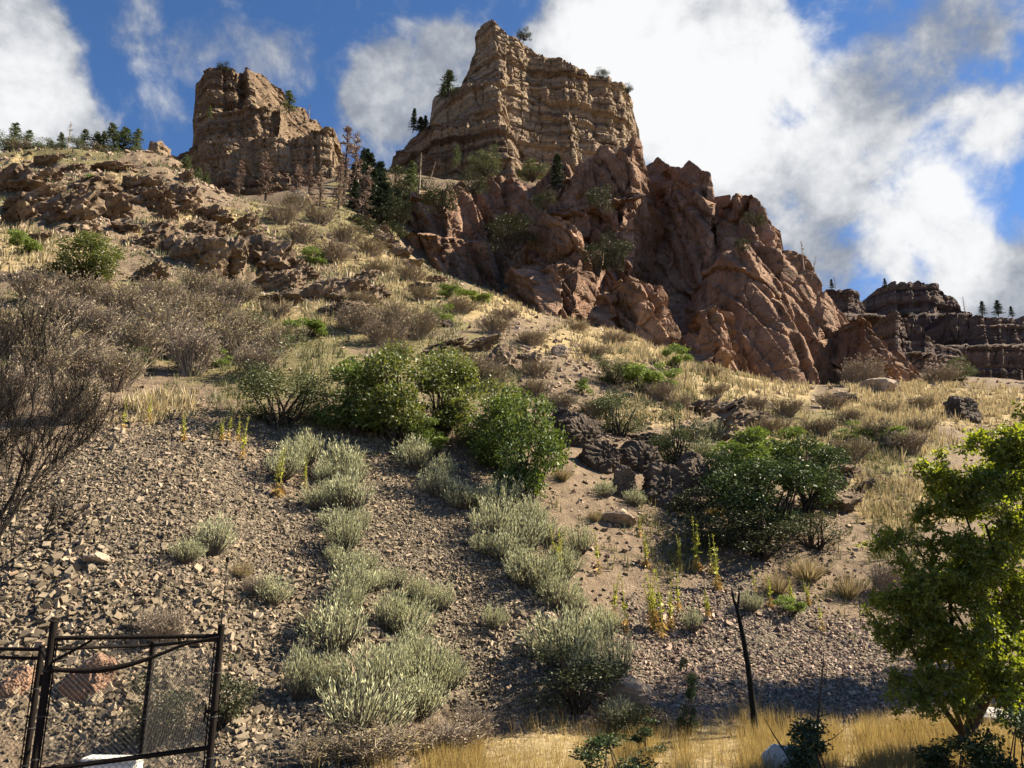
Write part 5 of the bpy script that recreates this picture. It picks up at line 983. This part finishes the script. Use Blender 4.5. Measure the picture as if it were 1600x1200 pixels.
# ------------------------------------------------------------------ wire enclosure
M_RAIL = mat_bark('rusty_dark_steel', (0.007, 0.006, 0.005), (0.018, 0.013, 0.011), 14)
def fence():
    d0 = 7.6; p = Vector(P(215, 1100, d0).tolist()); p.z = 0.0; e = empty('wire_enclosure', p); tag(e, 'rusty dark steel post and rail enclosure with chain-link mesh, lower left corner', 'fence')
    def a(px, py, d): return np.array(Vector(P(px, py, d).tolist())-p)
    def pipe(nm, pts, rad, sides=8, mat=M_RAIL):
        q = QB(); pts = np.array(pts, float); tube(q, pts, np.full(len(pts), rad), sides); return link(nm, q.mesh('enclosure_'+nm, mat, True), e)
    def post(px, ytop, px2, d, rad):
        t = a(px, ytop, d); b = t.copy(); b[2] = 0.0-p.z-0.05; m = pipe('post', [b, (b+t)/2, t], rad, 10)
        cq = QB(); tube(cq, [t, t+[0, 0, .012], t+[0, 0, .02]], [rad*1.15, rad*1.05, rad*.2], 10); link('post_cap', cq.mesh('post_cap', M_RAIL, True), m); return t
    A = post(85, 972, 40, d0-.3, .034); B = post(346, 978, 335, d0, .031); C = post(240, 1004, 230, d0+1.5, .030); Dp = post(66, 1010, 40, d0+.9, .030)
    z = lambda v, dz: v+np.array([0, 0, dz])
    E = Dp+np.array([-2.2, .3, 0]); F_ = A+np.array([-2.2, .3, 0.0])
    pipe('top_rail', [z(A,-.14), z(B,-.09)], .020); pipe('top_rail', [z(Dp,-.03), z(C,-.03)], .018); pipe('top_rail', [z(Dp,-.03), z(E,-.03)], .020); pipe('top_rail', [z(Dp,-.12), z(E,-.10)], .018)
    pipe('side_rail', [z(A,-.36), z(Dp,-.03)], .018); pipe('side_rail', [z(B,-.12), z(C,-.03)], .018)
    pipe('middle_rail', [z(A,-1.24), z(B,-1.06)], .022); pipe('middle_rail', [z(A,-1.26), z(A,-1.34)+np.array([-2.0,.3,0])], .022)
    pipe('brace', [z(A,-.36), z(A,-.16)+np.array([.36,.0,0])], .013)
    n = 14; t = np.linspace(0, 1, n)[:, None]; sag = z(A,-.40)*(1-t)+z(B,-.10)*t + np.array([0, -.03, 0]) - np.array([0, 0, 1])*0.10*np.sin(np.pi*np.minimum(1, t*1.25))
    q = QB(); tube(q, sag, np.interp(np.linspace(0, 1, n), [0, .3, .6, 1], [.016, .030, .017, .012]), 8); link('sagging_band', q.mesh('sagging_band', M_RAIL, True), e)
    M_WIRE = mat_bark('galvanised_wire', (0.03, 0.028, 0.026), (0.09, 0.085, 0.08), 30)
    def mesh_panel(P0, P1, ztop, zbot):
        """woven chain-link: two families of slanting wires between two posts"""
        q = QB(); P0, P1 = np.array(P0), np.array(P1); L = np.linalg.norm((P1-P0)[:2]); H = ztop-zbot; s = 0.055; ux = (P1-P0)/L; ux[2] = 0
        o = np.array([P0[0], P0[1], zbot]); r = np.random.default_rng(3)
        for sg in (1, -1):
            for c in np.arange(-H, L+H, s):
                t0, t1 = 0.0, H
                if sg > 0: x0, x1 = c, c+H
                else: x0, x1 = c+H, c
                tt = np.array([0.0, 1.0]); xs = np.array([x0, x1]); lo, hi = 0.0, 1.0; dx = x1-x0
                ta, tb = sorted(((0-x0)/dx, (L-x0)/dx)); lo, hi = max(0, ta), min(1, tb)
                if hi-lo < 0.02: continue
                pa, pb = o+ux*(x0+dx*lo)+np.array([0, 0, H*lo]), o+ux*(x0+dx*hi)+np.array([0, 0, H*hi])
                off = np.array([-ux[1], ux[0], 0])*0.002*sg; tube(q, [pa+off, (pa+pb)/2+off, pb+off], [.0017]*3, 3)
        link('chain_link', q.mesh('chain_link', M_WIRE), e)
    zt = lambda v, dz: v[2]+dz
    mesh_panel(A, B, min(A[2], B[2])-.36, 0.75-p.z); mesh_panel(C, Dp, C[2]-.05, 0.9-p.z); mesh_panel(B, C, B[2]-.25, 0.9-p.z); mesh_panel(E, Dp, Dp[2]-.1, 0.9-p.z)
    # thin wire uprights beside the posts
    for (v, dx) in ((A, .05), (C, -.03), (B, -.05), (Dp, -.05)): pipe('tension_bar', [z(v,-.15)+[dx, 0, 0], z(v,-1.9)+[dx, 0, 0]], .007, 5)
    for dz in (-.5, -1.5):
        hq = QB(); s0 = A+np.array([-.05, .02, dz]); tube(hq, [s0+[0, 0, -.05], s0+[0, 0, -.02], s0+[0, 0, .05]], [.022, .024, .022], 8); link('hinge', hq.mesh('gate_hinge', M_RAIL, True), e)
    lq = QB(); s0 = B+np.array([-.07, -.02, -.75]); tube(lq, [s0, s0+[.05, 0, .01], s0+[.11, 0, 0]], [.016, .012, .012], 6); tube(lq, [s0+[0, 0, .05], s0, s0+[0, -.02, -.09]], [.008, .010, .008], 6); link('latch', lq.mesh('gate_latch', M_RAIL), e)
    for v in (A, B, C, Dp):
        for dz in (-.42, -.8, -1.15):
            wq = QB(); s0 = z(v, dz); tube(wq, [s0, s0+[0, 0, .006], s0+[0, 0, .012]], [.038]*3, 10); link('wire_tie', wq.mesh('wire_tie', M_WIRE), e)
    # aerial above the right-hand post
    ae = empty('aerial', Vector((B+np.array([-.02, .05, -.2]))+p)); tag(ae, 'thin dark whip aerial rising behind the right-hand fence post', 'aerial')
    q = QB(); tube(q, [(0,0,0),(0,0,.4),(0.004,0,.80)], [.006,.005,.004], 6); link('rod', q.mesh('aerial_rod', M_RAIL), ae)
    q = QB(); tube(q, [(0.004,0,.78),(0.004,0,.80),(0.004,0,.83),(0.004,0,.84)], [.006,.016,.016,.004], 8); link('tip', q.mesh('aerial_tip', M_RAIL), ae)
    # pale cabinet inside
    cb = Vector(P(172, 1185, d0+.55).tolist()); w, dp, h = .54, .14, cb.z
    ce = empty('cabinet', (cb.x, cb.y, 0), math.radians(-3)); tag(ce, 'pale cream metal equipment cabinet inside the wire enclosure', 'cabinet')
    m = Mat('cream_painted_metal'); m.diffuse(m.mix(m.rng(m.noise(6, 5), 0.45, 0.75, 0, 0.35), (0.72, 0.70, 0.62), (0.55, 0.51, 0.42)), 0.5, None, 0.4)
    def box(nm, x0, x1, y0, y1, z0, z1, par, bev=.01):
        bm = bmesh.new(); bmesh.ops.create_cube(bm, size=1.0)
        for v in bm.verts: v.co = Vector((x0+(x1-x0)*(v.co.x+.5), y0+(y1-y0)*(v.co.y+.5), z0+(z1-z0)*(v.co.z+.5)))
        bmesh.ops.bevel(bm, geom=bm.edges[:], offset=bev, segments=2, affect='EDGES'); [setattr(f, 'smooth', False) for f in bm.faces]; me = bpy.data.meshes.new(nm); bm.to_mesh(me); bm.free(); me.materials.append(m.m); return link(nm, me, par)
    box('body', -w/2, w/2, 0, dp, -.1, h-.035, ce); box('lid', -w/2-.015, w/2+.015, -.02, dp+.02, h-.033, h, ce, .008); dr = box('door', -w/2+.02, w/2-.02, -.012, -.002, .1, h-.06, ce, .003)
    box('handle', w/2-.07, w/2-.055, -.03, -.013, h*.5, h*.5+.1, dr, .003)
fence()
